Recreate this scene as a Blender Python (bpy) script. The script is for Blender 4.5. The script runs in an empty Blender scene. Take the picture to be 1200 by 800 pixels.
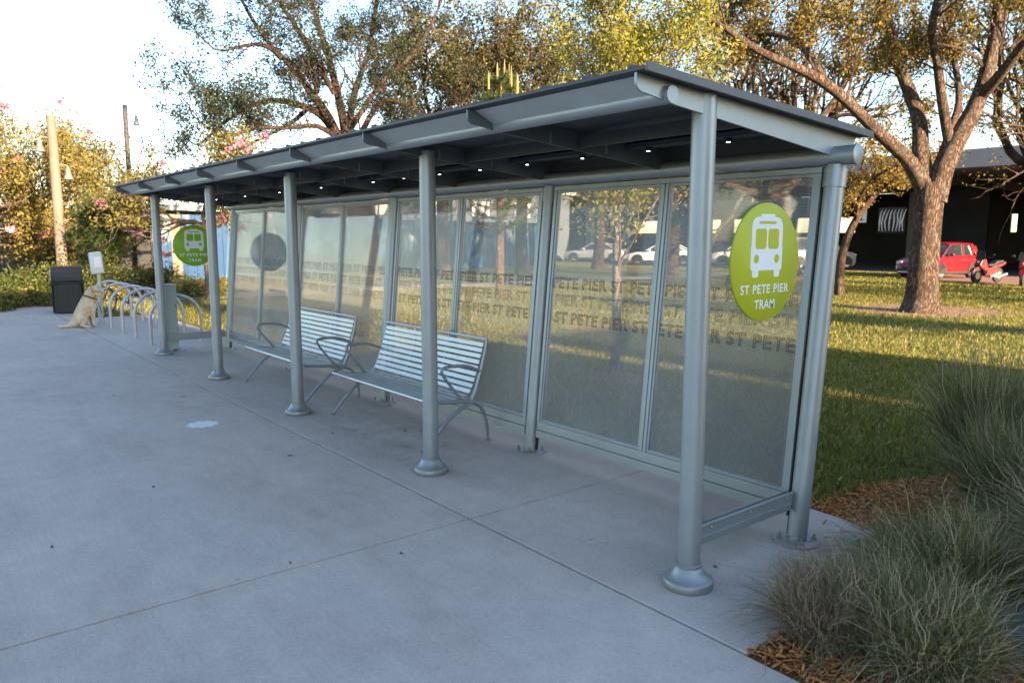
import bpy, math, random
import numpy as np
from mathutils import Vector, Matrix
random.seed(7); rng = np.random.default_rng(7)
PI = math.pi
scene = bpy.context.scene
COL = scene.collection

# ---------------------------------------------------------------- camera
F = 895.3944; YAW = -0.8955; PIT = -0.1357; ROL = 0.0019
CP = np.array([2.4548, -3.1845, 1.8557])
fw = np.array([math.cos(PIT)*math.sin(YAW), math.cos(PIT)*math.cos(YAW), math.sin(PIT)])
rt = np.array([math.cos(YAW), -math.sin(YAW), 0.0]); up = np.cross(rt, fw)
r2 = rt*math.cos(ROL)+up*math.sin(ROL); u2 = -rt*math.sin(ROL)+up*math.cos(ROL)
cd = bpy.data.cameras.new('camera'); cam = bpy.data.objects.new('camera', cd); COL.objects.link(cam)
cam.matrix_world = Matrix(((r2[0], u2[0], -fw[0], CP[0]), (r2[1], u2[1], -fw[1], CP[1]), (r2[2], u2[2], -fw[2], CP[2]), (0, 0, 0, 1)))
cd.sensor_width = 36; cd.sensor_fit = 'HORIZONTAL'; cd.lens = F/1200*36
cd.clip_start = 0.05; cd.clip_end = 1500
cd.dof.use_dof = True; cd.dof.focus_distance = 5.6; cd.dof.aperture_fstop = 3.2
scene.camera = cam

def at(px, py, dist):
    """surveyed point: bearing read from the photo, horizontal distance in metres"""
    d = fw + r2*(px-600)/F - u2*(py-400)/F
    return CP + d*dist/math.hypot(d[0], d[1])

# ---------------------------------------------------------------- materials
def new_mat(name):
    m = bpy.data.materials.new(name); m.use_nodes = True
    nt = m.node_tree
    for n in list(nt.nodes): nt.nodes.remove(n)
    out = nt.nodes.new('ShaderNodeOutputMaterial')
    return m, nt, out
def N(nt, typ, **kw):
    n = nt.nodes.new(typ)
    for k, v in kw.items():
        if k.startswith('i_'): n.inputs[k[2:].replace('_', ' ')].default_value = v
        else: setattr(n, k, v)
    return n
def L(nt, a, b): nt.links.new(a, b)
def ramp(nt, stops, fac=None):
    r = nt.nodes.new('ShaderNodeValToRGB')
    while len(r.color_ramp.elements) < len(stops): r.color_ramp.elements.new(0.5)
    for e, (p, c) in zip(r.color_ramp.elements, stops):
        e.position = p; e.color = (*c, 1) if len(c) == 3 else c
    if fac is not None: nt.links.new(fac, r.inputs['Fac'])
    return r
def noise(nt, scale, detail=4, rough=.55, vec=None, dist=0):
    n = N(nt, 'ShaderNodeTexNoise'); n.inputs['Scale'].default_value = scale
    n.inputs['Detail'].default_value = detail; n.inputs['Roughness'].default_value = rough
    n.inputs['Distortion'].default_value = dist
    if vec is not None: L(nt, vec, n.inputs['Vector'])
    return n
def pos(nt): return N(nt, 'ShaderNodeNewGeometry').outputs['Position']
def objco(nt): return N(nt, 'ShaderNodeTexCoord').outputs['Object']
def mix(nt, a, b, fac, mode='MIX'):
    m = N(nt, 'ShaderNodeMix', data_type='RGBA', blend_type=mode)
    for s, v in (('A', a), ('B', b)):
        i = [x for x in m.inputs if x.name == s and x.type == 'RGBA'][0]
        if hasattr(v, 'is_linked'): L(nt, v, i)
        else: i.default_value = (*v, 1)
    if hasattr(fac, 'is_linked'): L(nt, fac, m.inputs[0])
    else: m.inputs[0].default_value = fac
    return [o for o in m.outputs if o.type == 'RGBA'][0]
def bump(nt, h, strength, dist=.01):
    b = N(nt, 'ShaderNodeBump'); b.inputs['Strength'].default_value = strength; b.inputs['Distance'].default_value = dist
    L(nt, h, b.inputs['Height']); return b.outputs['Normal']

def mat_simple(name, c, rough=.6, metal=0, var=.12, vs=6, bs=.0, bsc=60, spec=.5, world=False, coat=0):
    m, nt, out = new_mat(name)
    b = N(nt, 'ShaderNodeBsdfPrincipled')
    v = pos(nt) if world else objco(nt)
    n = noise(nt, vs, 5, .6, v)
    r = ramp(nt, [(.3, tuple(x*(1-var) for x in c)), (.7, tuple(min(1, x*(1+var)) for x in c))], n.outputs['Fac'])
    L(nt, r.outputs['Color'], b.inputs['Base Color'])
    b.inputs['Metallic'].default_value = metal
    b.inputs['Specular IOR Level'].default_value = spec
    b.inputs['Coat Weight'].default_value = coat
    rr = N(nt, 'ShaderNodeMapRange'); L(nt, n.outputs['Fac'], rr.inputs['Value'])
    rr.inputs['To Min'].default_value = max(0.02, rough-.08); rr.inputs['To Max'].default_value = min(1, rough+.1)
    L(nt, rr.outputs['Result'], b.inputs['Roughness'])
    if bs:
        n2 = noise(nt, bsc, 3, .6, v); L(nt, bump(nt, n2.outputs['Fac'], bs), b.inputs['Normal'])
    L(nt, b.outputs['BSDF'], out.inputs['Surface'])
    return m
M = {}
def paint_metal(name, c, rough, metal):
    m, nt, out = new_mat(name)
    b = N(nt, 'ShaderNodeBsdfPrincipled'); p = pos(nt)
    n = noise(nt, 3.5, 6, .65, p); fine = noise(nt, 90, 3, .7, p)
    sep = N(nt, 'ShaderNodeSeparateXYZ'); L(nt, p, sep.inputs[0])
    low = N(nt, 'ShaderNodeMapRange'); L(nt, sep.outputs['Z'], low.inputs['Value'])
    low.inputs['From Min'].default_value = .0; low.inputs['From Max'].default_value = .35
    low.inputs['To Min'].default_value = .75; low.inputs['To Max'].default_value = 0
    dirt = N(nt, 'ShaderNodeMath', operation='MULTIPLY'); L(nt, low.outputs[0], dirt.inputs[0]); L(nt, n.outputs['Fac'], dirt.inputs[1])
    r = ramp(nt, [(.3, tuple(x*.9 for x in c)), (.7, tuple(min(1, x*1.07) for x in c))], n.outputs['Fac'])
    col = mix(nt, r.outputs['Color'], (.16, .13, .10), dirt.outputs[0])
    L(nt, col, b.inputs['Base Color']); b.inputs['Metallic'].default_value = metal
    rr = N(nt, 'ShaderNodeMapRange'); L(nt, n.outputs['Fac'], rr.inputs['Value'])
    rr.inputs['To Min'].default_value = rough-.07; rr.inputs['To Max'].default_value = rough+.12
    L(nt, rr.outputs[0], b.inputs['Roughness'])
    L(nt, bump(nt, fine.outputs['Fac'], .05, .002), b.inputs['Normal'])
    L(nt, b.outputs[0], out.inputs[0]); return m
M['silver'] = paint_metal('silver_paint', (.36, .385, .40), .40, .55)
M['roof'] = paint_metal('roof_metal_shaded', (.07, .073, .08), .5, .3)  # near-black tone puts the shade under the roof into the paint
M['roof_top'] = paint_metal('roof_edge_metal', (.13, .13, .135), .45, .5)
M['beam_shaded'] = paint_metal('beam_paint_shaded', (.17, .18, .195), .45, .4)  # darker copy of the silver paint; under-roof shade is in the colour
M['alu'] = paint_metal('brushed_aluminium', (.58, .60, .62), .34, .8)
M['alu_frame'] = paint_metal('cast_aluminium', (.34, .36, .39), .42, .6)
M['slat'] = paint_metal('slat_paint', (.62, .64, .66), .38, .35)
M['galv'] = mat_simple('galvanised_steel', (.42, .42, .45), .42, .75, .12, 14, .05, 80)
M['rubber'] = mat_simple('black_rubber', (.02, .02, .022), .8)
M['dark_gap'] = mat_simple('black_gasket', (.012, .012, .014), .7)
M['bolt'] = mat_simple('bolt_steel', (.35, .33, .30), .35, .9, .3, 60)
M['black_plastic'] = mat_simple('black_plastic', (.012, .012, .013), .55, 0, .2, 10, .1, 120)
M['white_sign'] = mat_simple('white_vinyl', (.82, .82, .82), .5, 0, .02)
M['lime'] = mat_simple('lime_vinyl', (.47, .50, .028), .42, 0, .03, 3, spec=.3)
M['lime_shaded'] = mat_simple('lime_vinyl_shaded', (.25, .46, .02), .45, 0, .03, 3)  # same sign vinyl; shade at the far end is put into this greener tone
M['pale_green'] = mat_simple('pale_green_steel', (.52, .62, .58), .5, 0, .05, 3)
M['offwhite'] = mat_simple('off_white_paint', (.6, .6, .58), .55, 0, .08, 4)
M['slate'] = mat_simple('dark_slate', (.045, .055, .075), .5, 0, .3, 6, .2, 20)
M['joint'] = mat_simple('joint_filler', (.035, .03, .028), .9, 0, .4, 8, world=True)
M['fascia'] = paint_metal('fascia_reflection_paint', (.60, .62, .63), .38, .35)  # lighter copy of the silver; reflection of the paving is put into the colour
M['paper'] = mat_simple('white_sticker', (.75, .76, .74), .6, 0, .1, 60)
M['dry_leaf'] = mat_simple('dry_leaf', (.10, .045, .02), .7, 0, .4, 30)

def mat_text_dark():
    m, nt, out = new_mat('etched_lettering')
    b = N(nt, 'ShaderNodeBsdfPrincipled'); b.inputs['Base Color'].default_value = (.03, .035, .04, 1); b.inputs['Roughness'].default_value = .6
    t = N(nt, 'ShaderNodeBsdfTransparent')
    x = N(nt, 'ShaderNodeMixShader'); x.inputs[0].default_value = .52
    L(nt, t.outputs[0], x.inputs[1]); L(nt, b.outputs[0], x.inputs[2]); L(nt, x.outputs[0], out.inputs[0]); return m
M['etch'] = mat_text_dark(); M['etch_faint'] = M['etch'].copy(); M['etch_faint'].name = 'faint_lettering'
for n_ in M['etch_faint'].node_tree.nodes:
    if n_.type == 'MIX_SHADER': n_.inputs[0].default_value = .28
def mat_glass(name, frit, tint=(.93, .935, .935)):
    m, nt, out = new_mat(name)
    t = N(nt, 'ShaderNodeBsdfTransparent'); t.inputs[0].default_value = (*tint, 1)
    g = N(nt, 'ShaderNodeBsdfGlossy'); g.inputs['Roughness'].default_value = .03
    lw = N(nt, 'ShaderNodeLayerWeight'); lw.inputs['Blend'].default_value = .12
    mr = N(nt, 'ShaderNodeMapRange'); L(nt, lw.outputs['Fresnel'], mr.inputs['Value'])
    mr.inputs['To Min'].default_value = .02; mr.inputs['To Max'].default_value = .75
    x = N(nt, 'ShaderNodeMixShader'); L(nt, mr.outputs[0], x.inputs[0]); L(nt, t.outputs[0], x.inputs[1]); L(nt, g.outputs[0], x.inputs[2])
    last = x.outputs[0]
    if frit:
        d = N(nt, 'ShaderNodeBsdfDiffuse'); d.inputs[0].default_value = (.80, .80, .80, 1)
        tr = N(nt, 'ShaderNodeBsdfTranslucent'); tr.inputs[0].default_value = (.80, .80, .80, 1)
        dt = N(nt, 'ShaderNodeMixShader'); dt.inputs[0].default_value = .45
        L(nt, d.outputs[0], dt.inputs[1]); L(nt, tr.outputs[0], dt.inputs[2])
        p = pos(nt)
        # square grid of small ceramic dots, plus dust
        mp = N(nt, 'ShaderNodeMapping'); mp.inputs['Scale'].default_value = (110, 0, 110); L(nt, p, mp.inputs[0])
        fr = N(nt, 'ShaderNodeVectorMath', operation='FRACTION'); L(nt, mp.outputs[0], fr.inputs[0])
        sb = N(nt, 'ShaderNodeVectorMath', operation='SUBTRACT'); L(nt, fr.outputs[0], sb.inputs[0]); sb.inputs[1].default_value = (.5, 0, .5)
        ln = N(nt, 'ShaderNodeVectorMath', operation='LENGTH'); L(nt, sb.outputs[0], ln.inputs[0])
        lt = N(nt, 'ShaderNodeMath', operation='LESS_THAN'); L(nt, ln.outputs['Value'], lt.inputs[0]); lt.inputs[1].default_value = frit
        n = noise(nt, 2.2, 5, .6, p)
        ad = N(nt, 'ShaderNodeMapRange'); L(nt, n.outputs['Fac'], ad.inputs['Value']); ad.inputs['From Min'].default_value = .3; ad.inputs['From Max'].default_value = .75
        ad.inputs['To Min'].default_value = .10; ad.inputs['To Max'].default_value = .19
        mx = N(nt, 'ShaderNodeMath', operation='ADD'); 
        sc = N(nt, 'ShaderNodeMath', operation='MULTIPLY'); L(nt, lt.outputs[0], sc.inputs[0]); sc.inputs[1].default_value = .17
        L(nt, sc.outputs[0], mx.inputs[0]); L(nt, ad.outputs[0], mx.inputs[1])
        y = N(nt, 'ShaderNodeMixShader'); L(nt, mx.outputs[0], y.inputs[0]); L(nt, last, y.inputs[1]); L(nt, dt.outputs[0], y.inputs[2])
        last = y.outputs[0]
    L(nt, last, out.inputs[0]); return m
M['frit'] = mat_glass('dotted_glass', .30, (.88, .87, .86))
M['clear'] = mat_glass('clear_glass', 0)
def mat_emit(name, c, s):
    m, nt, out = new_mat(name); e = N(nt, 'ShaderNodeEmission'); e.inputs[0].default_value = (*c, 1); e.inputs[1].default_value = s
    L(nt, e.outputs[0], out.inputs[0]); return m
M['led'] = mat_emit('downlight_led', (1, .97, .9), 3)

def mat_concrete():
    m, nt, out = new_mat('concrete'); p = pos(nt)
    b = N(nt, 'ShaderNodeBsdfPrincipled')
    n1 = noise(nt, .55, 6, .6, p, .4); n2 = noise(nt, 5, 6, .7, p); n3 = noise(nt, 220, 2, .8, p); n4 = noise(nt, 45, 3, .7, p)
    base = ramp(nt, [(.3, (.455, .385, .34)), (.52, (.51, .43, .38)), (.72, (.555, .47, .415))], n1.outputs['Fac'])
    c2 = mix(nt, base.outputs['Color'], ramp(nt, [(.3, (.36, .36, .36)), (.7, (.62, .62, .62))], n2.outputs['Fac']).outputs[0], .35, 'OVERLAY')
    c3 = mix(nt, c2, ramp(nt, [(.38, (.25, .25, .25)), (.5, (.5, .5, .5)), (.62, (.72, .72, .72))], n3.outputs['Fac']).outputs[0], .38, 'OVERLAY')
    c3 = mix(nt, c3, ramp(nt, [(.38, (.4, .4, .4)), (.62, (.6, .6, .6))], n4.outputs['Fac']).outputs[0], .3, 'OVERLAY')
    bm_ = N(nt, 'ShaderNodeMapping'); bm_.inputs['Scale'].default_value = (1.2, 70, 1); L(nt, p, bm_.inputs[0])
    nb_ = noise(nt, 1.0, 6, .7, bm_.outputs[0]); c3 = mix(nt, c3, ramp(nt, [(.35, (.42, .42, .42)), (.65, (.58, .58, .58))], nb_.outputs['Fac']).outputs[0], .25, 'OVERLAY')
    wm = N(nt, 'ShaderNodeMapping'); wm.inputs['Scale'].default_value = (.35, 1.1, 1); wm.inputs['Rotation'].default_value = (0, 0, .5); L(nt, p, wm.inputs[0])
    nw = noise(nt, 1.1, 7, .68, wm.outputs[0], .8); c3 = mix(nt, c3, ramp(nt, [(.36, (.36, .34, .33)), (.5, (.5, .5, .5)), (.66, (.60, .61, .62))], nw.outputs['Fac']).outputs[0], .3, 'OVERLAY')
    gv = N(nt, 'ShaderNodeTexVoronoi'); gv.inputs['Scale'].default_value = 7; L(nt, p, gv.inputs['Vector'])
    c3 = mix(nt, c3, (.22, .20, .18), N2(nt, ramp(nt, [(.0, (1, 1, 1)), (.05, (.8, .8, .8)), (.08, (0, 0, 0))], gv.outputs['Distance']).outputs[0], .35))
    # stains: dark blotches, worn streaks
    st = noise(nt, 1.3, 8, .72, p, 1.2)
    s1 = ramp(nt, [(.60, (0, 0, 0)), (.78, (1, 1, 1))], st.outputs['Fac'])
    c4 = mix(nt, c3, (.26, .23, .20), N2(nt, s1.outputs[0], .4))
    sp = N(nt, 'ShaderNodeTexVoronoi'); sp.inputs['Scale'].default_value = 2.3; L(nt, p, sp.inputs['Vector'])
    s2 = ramp(nt, [(.0, (1, 1, 1)), (.035, (.6, .6, .6)), (.05, (0, 0, 0))], sp.outputs['Distance'])
    c5 = mix(nt, c4, (.15, .135, .125), N2(nt, s2.outputs[0], .55))
    # trodden dirt under the benches
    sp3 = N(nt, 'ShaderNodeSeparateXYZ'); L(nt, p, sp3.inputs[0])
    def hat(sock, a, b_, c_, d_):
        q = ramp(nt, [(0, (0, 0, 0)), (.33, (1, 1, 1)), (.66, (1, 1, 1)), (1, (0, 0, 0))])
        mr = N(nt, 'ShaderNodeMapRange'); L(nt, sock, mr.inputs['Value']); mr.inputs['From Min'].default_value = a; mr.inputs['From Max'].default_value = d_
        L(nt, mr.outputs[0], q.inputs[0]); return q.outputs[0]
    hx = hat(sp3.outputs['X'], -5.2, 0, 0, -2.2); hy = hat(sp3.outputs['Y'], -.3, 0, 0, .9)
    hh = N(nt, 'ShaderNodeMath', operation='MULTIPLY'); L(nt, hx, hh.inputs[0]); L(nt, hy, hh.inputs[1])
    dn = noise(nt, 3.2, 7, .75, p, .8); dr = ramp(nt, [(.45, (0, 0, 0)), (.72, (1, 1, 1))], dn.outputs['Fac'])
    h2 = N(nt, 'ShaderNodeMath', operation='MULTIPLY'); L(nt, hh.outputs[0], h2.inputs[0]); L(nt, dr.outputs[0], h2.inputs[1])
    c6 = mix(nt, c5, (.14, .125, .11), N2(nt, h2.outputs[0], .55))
    # brownish deposit along the foot of the glass
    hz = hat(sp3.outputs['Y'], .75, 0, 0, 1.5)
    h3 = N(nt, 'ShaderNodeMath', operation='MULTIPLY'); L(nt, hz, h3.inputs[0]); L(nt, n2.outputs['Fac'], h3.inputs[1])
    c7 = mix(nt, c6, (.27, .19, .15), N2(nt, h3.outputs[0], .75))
    L(nt, c7, b.inputs['Base Color']); b.inputs['Roughness'].default_value = .86; b.inputs['Specular IOR Level'].default_value = .3
    ba = N(nt, 'ShaderNodeMath', operation='ADD'); L(nt, n3.outputs['Fac'], ba.inputs[0]); L(nt, n4.outputs['Fac'], ba.inputs[1])
    L(nt, bump(nt, ba.outputs[0], .3, .003), b.inputs['Normal'])
    L(nt, b.outputs[0], out.inputs[0]); return m
def N2(nt, sock, k):
    q = N(nt, 'ShaderNodeMath', operation='MULTIPLY'); L(nt, sock, q.inputs[0]); q.inputs[1].default_value = k; return q.outputs[0]
M['concrete'] = mat_concrete()
def mat_ground(name, stops, scale, bsc=30, bs=.6, big=None):
    m, nt, out = new_mat(name); p = pos(nt); b = N(nt, 'ShaderNodeBsdfPrincipled')
    n = noise(nt, scale, 8, .7, p); r = ramp(nt, stops, n.outputs['Fac']); c = r.outputs[0]
    if big:
        n2 = noise(nt, .35, 4, .6, p); c = mix(nt, c, big, N2(nt, ramp(nt, [(.45, (0, 0, 0)), (.7, (1, 1, 1))], n2.outputs['Fac']).outputs[0], .6))
    L(nt, c, b.inputs['Base Color']); b.inputs['Roughness'].default_value = .9; b.inputs['Specular IOR Level'].default_value = .2
    n3 = noise(nt, bsc, 5, .7, p); L(nt, bump(nt, n3.outputs['Fac'], bs, .03), b.inputs['Normal'])
    L(nt, b.outputs[0], out.inputs[0]); return m
M['lawn'] = mat_ground('lawn_soil', [(.3, (.08, .09, .025)), (.5, (.15, .15, .04)), (.7, (.24, .21, .07))], 7, 25, .8, (.22, .18, .08))
M['mulch'] = mat_ground('mulch_soil', [(.3, (.07, .032, .014)), (.6, (.26, .11, .04))], 25, 40, .8)
M['asphalt'] = mat_ground('asphalt', [(.3, (.045, .045, .048)), (.7, (.07, .068, .07))], 4, 60, .3)
M['brickpave'] = mat_ground('brick_paving', [(.3, (.22, .12, .09)), (.7, (.32, .20, .15))], 5, 30, .3)
M['path'] = mat_ground('path_concrete', [(.3, (.34, .31, .27)), (.7, (.42, .38, .33))], 3, 60, .2)

def mat_foliage(name, stops, trans=.4, gloss=.06):
    m, nt, out = new_mat(name)
    a = N(nt, 'ShaderNodeAttribute', attribute_name='tint')
    r = ramp(nt, stops, a.outputs['Fac'])
    d = N(nt, 'ShaderNodeBsdfPrincipled'); L(nt, r.outputs[0], d.inputs['Base Color']); d.inputs['Roughness'].default_value = .55; d.inputs['Specular IOR Level'].default_value = gloss*5
    t = N(nt, 'ShaderNodeBsdfTranslucent'); L(nt, r.outputs[0], t.inputs[0])
    x = N(nt, 'ShaderNodeMixShader'); x.inputs[0].default_value = trans
    L(nt, d.outputs[0], x.inputs[1]); L(nt, t.outputs[0], x.inputs[2]); L(nt, x.outputs[0], out.inputs[0]); return m
M['oak_leaf'] = mat_foliage('oak_leaf', [(0, (.03, .036, .012)), (.4, (.10, .085, .022)), (.7, (.21, .15, .036)), (1, (.36, .23, .06))])
M['oak_dark'] = mat_foliage('oak_dark_leaf', [(0, (.018, .025, .013)), (.6, (.035, .042, .018)), (1, (.10, .07, .028))], .22)
M['oak_mid'] = mat_foliage('oak_mid_leaf', [(0, (.025, .03, .012)), (.5, (.075, .07, .022)), (.8, (.19, .13, .04)), (1, (.30, .18, .05))], .3)
M['yellow_leaf'] = mat_foliage('yellow_green_leaf', [(0, (.12, .14, .03)), (.5, (.26, .25, .045)), (1, (.42, .36, .07))], .5)
M['olive_leaf'] = mat_foliage('olive_leaf', [(0, (.07, .08, .02)), (.5, (.18, .17, .04)), (1, (.35, .28, .06))], .45)
M['orchid_leaf'] = mat_foliage('orchid_leaf', [(0, (.06, .065, .018)), (.5, (.18, .15, .04)), (1, (.36, .28, .08))], .45)
M['pink'] = mat_foliage('pink_petal', [(0, (.45, .13, .24)), (1, (.70, .36, .44))], .4)
M['pine'] = mat_foliage('pine_needle', [(0, (.03, .055, .02)), (.7, (.08, .12, .035)), (1, (.22, .20, .06))], .25)
M['candle'] = mat_foliage('pine_candle', [(0, (.25, .20, .07)), (1, (.40, .33, .12))], .1)
M['hedge'] = mat_foliage('hedge_leaf', [(0, (.03, .045, .012)), (.6, (.07, .09, .02)), (1, (.20, .18, .04))], .35)
M['grass'] = mat_foliage('grass_blade', [(0, (.08, .10, .018)), (.4, (.18, .185, .032)), (.7, (.33, .28, .07)), (1, (.52, .38, .19))], .45)
M['clump_green'] = mat_foliage('clump_grass', [(0, (.05, .065, .02)), (.4, (.12, .135, .045)), (.7, (.22, .21, .09)), (.88, (.36, .28, .15)), (1, (.60, .46, .30))], .35)
M['clump_dry'] = mat_foliage('clump_dry_grass', [(0, (.08, .055, .035)), (.3, (.13, .12, .07)), (.5, (.22, .13, .085)), (.8, (.32, .22, .15)), (1, (.55, .42, .30))], .3)
M['chips'] = mat_foliage('wood_chips', [(0, (.13, .05, .016)), (.4, (.46, .15, .035)), (.8, (.66, .28, .08)), (1, (.62, .38, .17))], .0)

def mat_bark(name, c1, c2, sc=1.0):
    m, nt, out = new_mat(name); b = N(nt, 'ShaderNodeBsdfPrincipled'); v = pos(nt)
    mp = N(nt, 'ShaderNodeMapping'); mp.inputs['Scale'].default_value = (1, 1, .17); L(nt, v, mp.inputs[0])
    n = noise(nt, 12*sc, 8, .7, mp.outputs[0], .6); n2 = noise(nt, 2, 4, .6, v)
    vo = N(nt, 'ShaderNodeTexVoronoi', feature='DISTANCE_TO_EDGE'); vo.inputs['Scale'].default_value = 26*sc; 
    nn = mix(nt, mp.outputs[0], n.outputs['Color'], .14); L(nt, nn, vo.inputs['Vector'])
    cr = ramp(nt, [(0, (0, 0, 0)), (.18, (1, 1, 1))], vo.outputs['Distance'])
    r = ramp(nt, [(.3, c1), (.7, c2)], n.outputs['Fac'])
    c = mix(nt, tuple(x*.45 for x in c1), r.outputs[0], cr.outputs[0])
    c = mix(nt, c, (.20, .19, .16), N2(nt, ramp(nt, [(.5, (0, 0, 0)), (.7, (1, 1, 1))], n2.outputs['Fac']).outputs[0], .4))
    L(nt, c, b.inputs['Base Color']); b.inputs['Roughness'].default_value = .9; b.inputs['Specular IOR Level'].default_value = .2
    h = N(nt, 'ShaderNodeMath', operation='ADD'); L(nt, cr.outputs[0], h.inputs[0]); L(nt, n.outputs['Fac'], h.inputs[1])
    L(nt, bump(nt, h.outputs[0], 1, .035), b.inputs['Normal']); L(nt, b.outputs[0], out.inputs[0]); return m
M['bark'] = mat_bark('oak_bark', (.10, .062, .045), (.22, .15, .11))
M['bark_dark'] = mat_bark('dark_bark', (.06, .036, .027), (.13, .08, .058))
M['bark_pale'] = mat_bark('pale_bark', (.28, .22, .17), (.42, .35, .28), 1.6)
M['bark_pine'] = mat_bark('pine_bark', (.22, .12, .08), (.36, .22, .15), 1.4)
M['wood_pole'] = mat_simple('weathered_wood', (.17, .12, .092), .8, 0, .2, 3, .3, 20)
M['grey_pole'] = mat_simple('grey_wood_pole', (.055, .05, .05), .8, 0, .2, 3)

# ---------------------------------------------------------------- mesh builder
class MB:
    def __init__(s): s.v = []; s.f = []
    def add(s, vs, fs):
        o = len(s.v); s.v += [tuple(map(float, p)) for p in vs]; s.f += [tuple(i+o for i in f) for f in fs]; return s
    def box(s, c, d, rot=None):
        x, y, z = (k/2 for k in d)
        vs = [Vector((sx*x, sy*y, sz*z)) for sz in (-1, 1) for sy in (-1, 1) for sx in (-1, 1)]
        if rot is not None: vs = [rot @ v for v in vs]
        vs = [(v.x+c[0], v.y+c[1], v.z+c[2]) for v in vs]
        return s.add(vs, [(0, 2, 3, 1), (4, 5, 7, 6), (0, 1, 5, 4), (1, 3, 7, 5), (3, 2, 6, 7), (2, 0, 4, 6)])
    def bar(s, a, b, w, h, upv=(0, 0, 1)):
        """box running from a to b; w along side, h along up"""
        a = Vector(a); b = Vector(b); d = (b-a); ln = d.length; d.normalize()
        side = d.cross(Vector(upv)).normalized(); u = side.cross(d)
        vs = []
        for e in (a, b):
            for sy, sz in ((-1, -1), (1, -1), (1, 1), (-1, 1)): vs.append(e+side*sy*w/2+u*sz*h/2)
        return s.add(vs, [(0, 1, 2, 3), (7, 6, 5, 4), (0, 4, 5, 1), (1, 5, 6, 2), (2, 6, 7, 3), (3, 7, 4, 0)])
    def tube(s, pts, r, n=10, cap=True, sx=1.0):
        pts = [Vector(p) for p in pts]; rs = r if hasattr(r, '__len__') else [r]*len(pts)
        o = len(s.v); prev = None
        for i, p in enumerate(pts):
            t = (pts[min(i+1, len(pts)-1)]-pts[max(i-1, 0)]).normalized()
            if prev is None: a = t.orthogonal().normalized()
            else:
                a = prev - t*prev.dot(t)
                a = a.normalized() if a.length > 1e-6 else t.orthogonal().normalized()
            prev = a; b = t.cross(a)
            for k in range(n):
                q = p + (a*math.cos(2*PI*k/n)*sx + b*math.sin(2*PI*k/n))*rs[i]
                s.v.append(tuple(q))
        for i in range(len(pts)-1):
            for k in range(n):
                k2 = (k+1) % n
                s.f.append((o+i*n+k, o+i*n+k2, o+(i+1)*n+k2, o+(i+1)*n+k))
        if cap:
            s.f.append(tuple(o+k for k in reversed(range(n)))); s.f.append(tuple(o+(len(pts)-1)*n+k for k in range(n)))
        return s
    def lathe(s, c, prof, n=28, axis='z'):
        """prof: (radius, height) from bottom to top"""
        o = len(s.v)
        for (r, h) in prof:
            for k in range(n):
                a = 2*PI*k/n; x, y = r*math.cos(a), r*math.sin(a)
                if axis == 'z': q = (c[0]+x, c[1]+y, c[2]+h)
                elif axis == 'x': q = (c[0]+h, c[1]+x, c[2]+y)
                else: q = (c[0]+y, c[1]+h, c[2]+x)
                s.v.append(q)
        for i in range(len(prof)-1):
            for k in range(n):
                k2 = (k+1) % n; s.f.append((o+i*n+k, o+i*n+k2, o+(i+1)*n+k2, o+(i+1)*n+k))
        s.f.append(tuple(o+k for k in reversed(range(n)))); s.f.append(tuple(o+(len(prof)-1)*n+k for k in range(n)))
        return s
    def prism(s, poly, axis, lo, hi):
        """poly of 2-D points extruded along axis: x -> (y,z), y -> (x,z), z -> (x,y)"""
        n = len(poly)
        def P(p, h): return (h, p[0], p[1]) if axis == 'x' else (p[0], h, p[1]) if axis == 'y' else (p[0], p[1], h)
        vs = [P(p, lo) for p in poly]+[P(p, hi) for p in poly]
        fs = [tuple(reversed(range(n))), tuple(range(n, 2*n))]+[(i, (i+1) % n, (i+1) % n+n, i+n) for i in range(n)]
        return s.add(vs, fs)
    def build(s, name, mat, parent=None, smooth=True, bevel=0, ang=35, loc=None):
        me = bpy.data.meshes.new(name); me.from_pydata(s.v, [], s.f); me.update()
        import bmesh
        bm = bmesh.new(); bm.from_mesh(me); bmesh.ops.recalc_face_normals(bm, faces=bm.faces); bm.to_mesh(me); bm.free()
        if smooth:
            me.polygons.foreach_set('use_smooth', [True]*len(me.polygons)); me.set_sharp_from_angle(angle=math.radians(ang))
        me.materials.append(mat)
        o = bpy.data.objects.new(name, me); COL.objects.link(o)
        if parent is not None: o.parent = parent
        if loc is not None: o.location = loc
        if bevel:
            b = o.modifiers.new('bevel', 'BEVEL'); b.width = bevel; b.segments = 2; b.limit_method = 'ANGLE'
        return o
def tag(o, label=None, cat=None, group=None, kind=None):
    if label: o['label'] = label
    if cat: o['category'] = cat
    if group: o['group'] = group
    if kind: o['kind'] = kind
    return o
def empty(name, loc=(0, 0, 0), rz=0, label=None, cat=None, group=None):
    o = bpy.data.objects.new(name, None); COL.objects.link(o); o.location = loc; o.rotation_euler = (0, 0, rz)
    o.empty_display_size = .2
    return tag(o, label, cat, group)
def copy_tree(root, loc, rz=None, label=None, sc=None):
    kids = {}
    def rec(o, parent):
        c = o.copy(); COL.objects.link(c)
        if parent is not None: c.parent = parent
        for ch in o.children: rec(ch, c)
        return c
    r = rec(root, None); r.location = loc
    if rz is not None: r.rotation_euler = (0, 0, rz)
    if sc is not None: r.scale = (sc, sc, sc)
    if label: r['label'] = label
    return r
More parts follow.
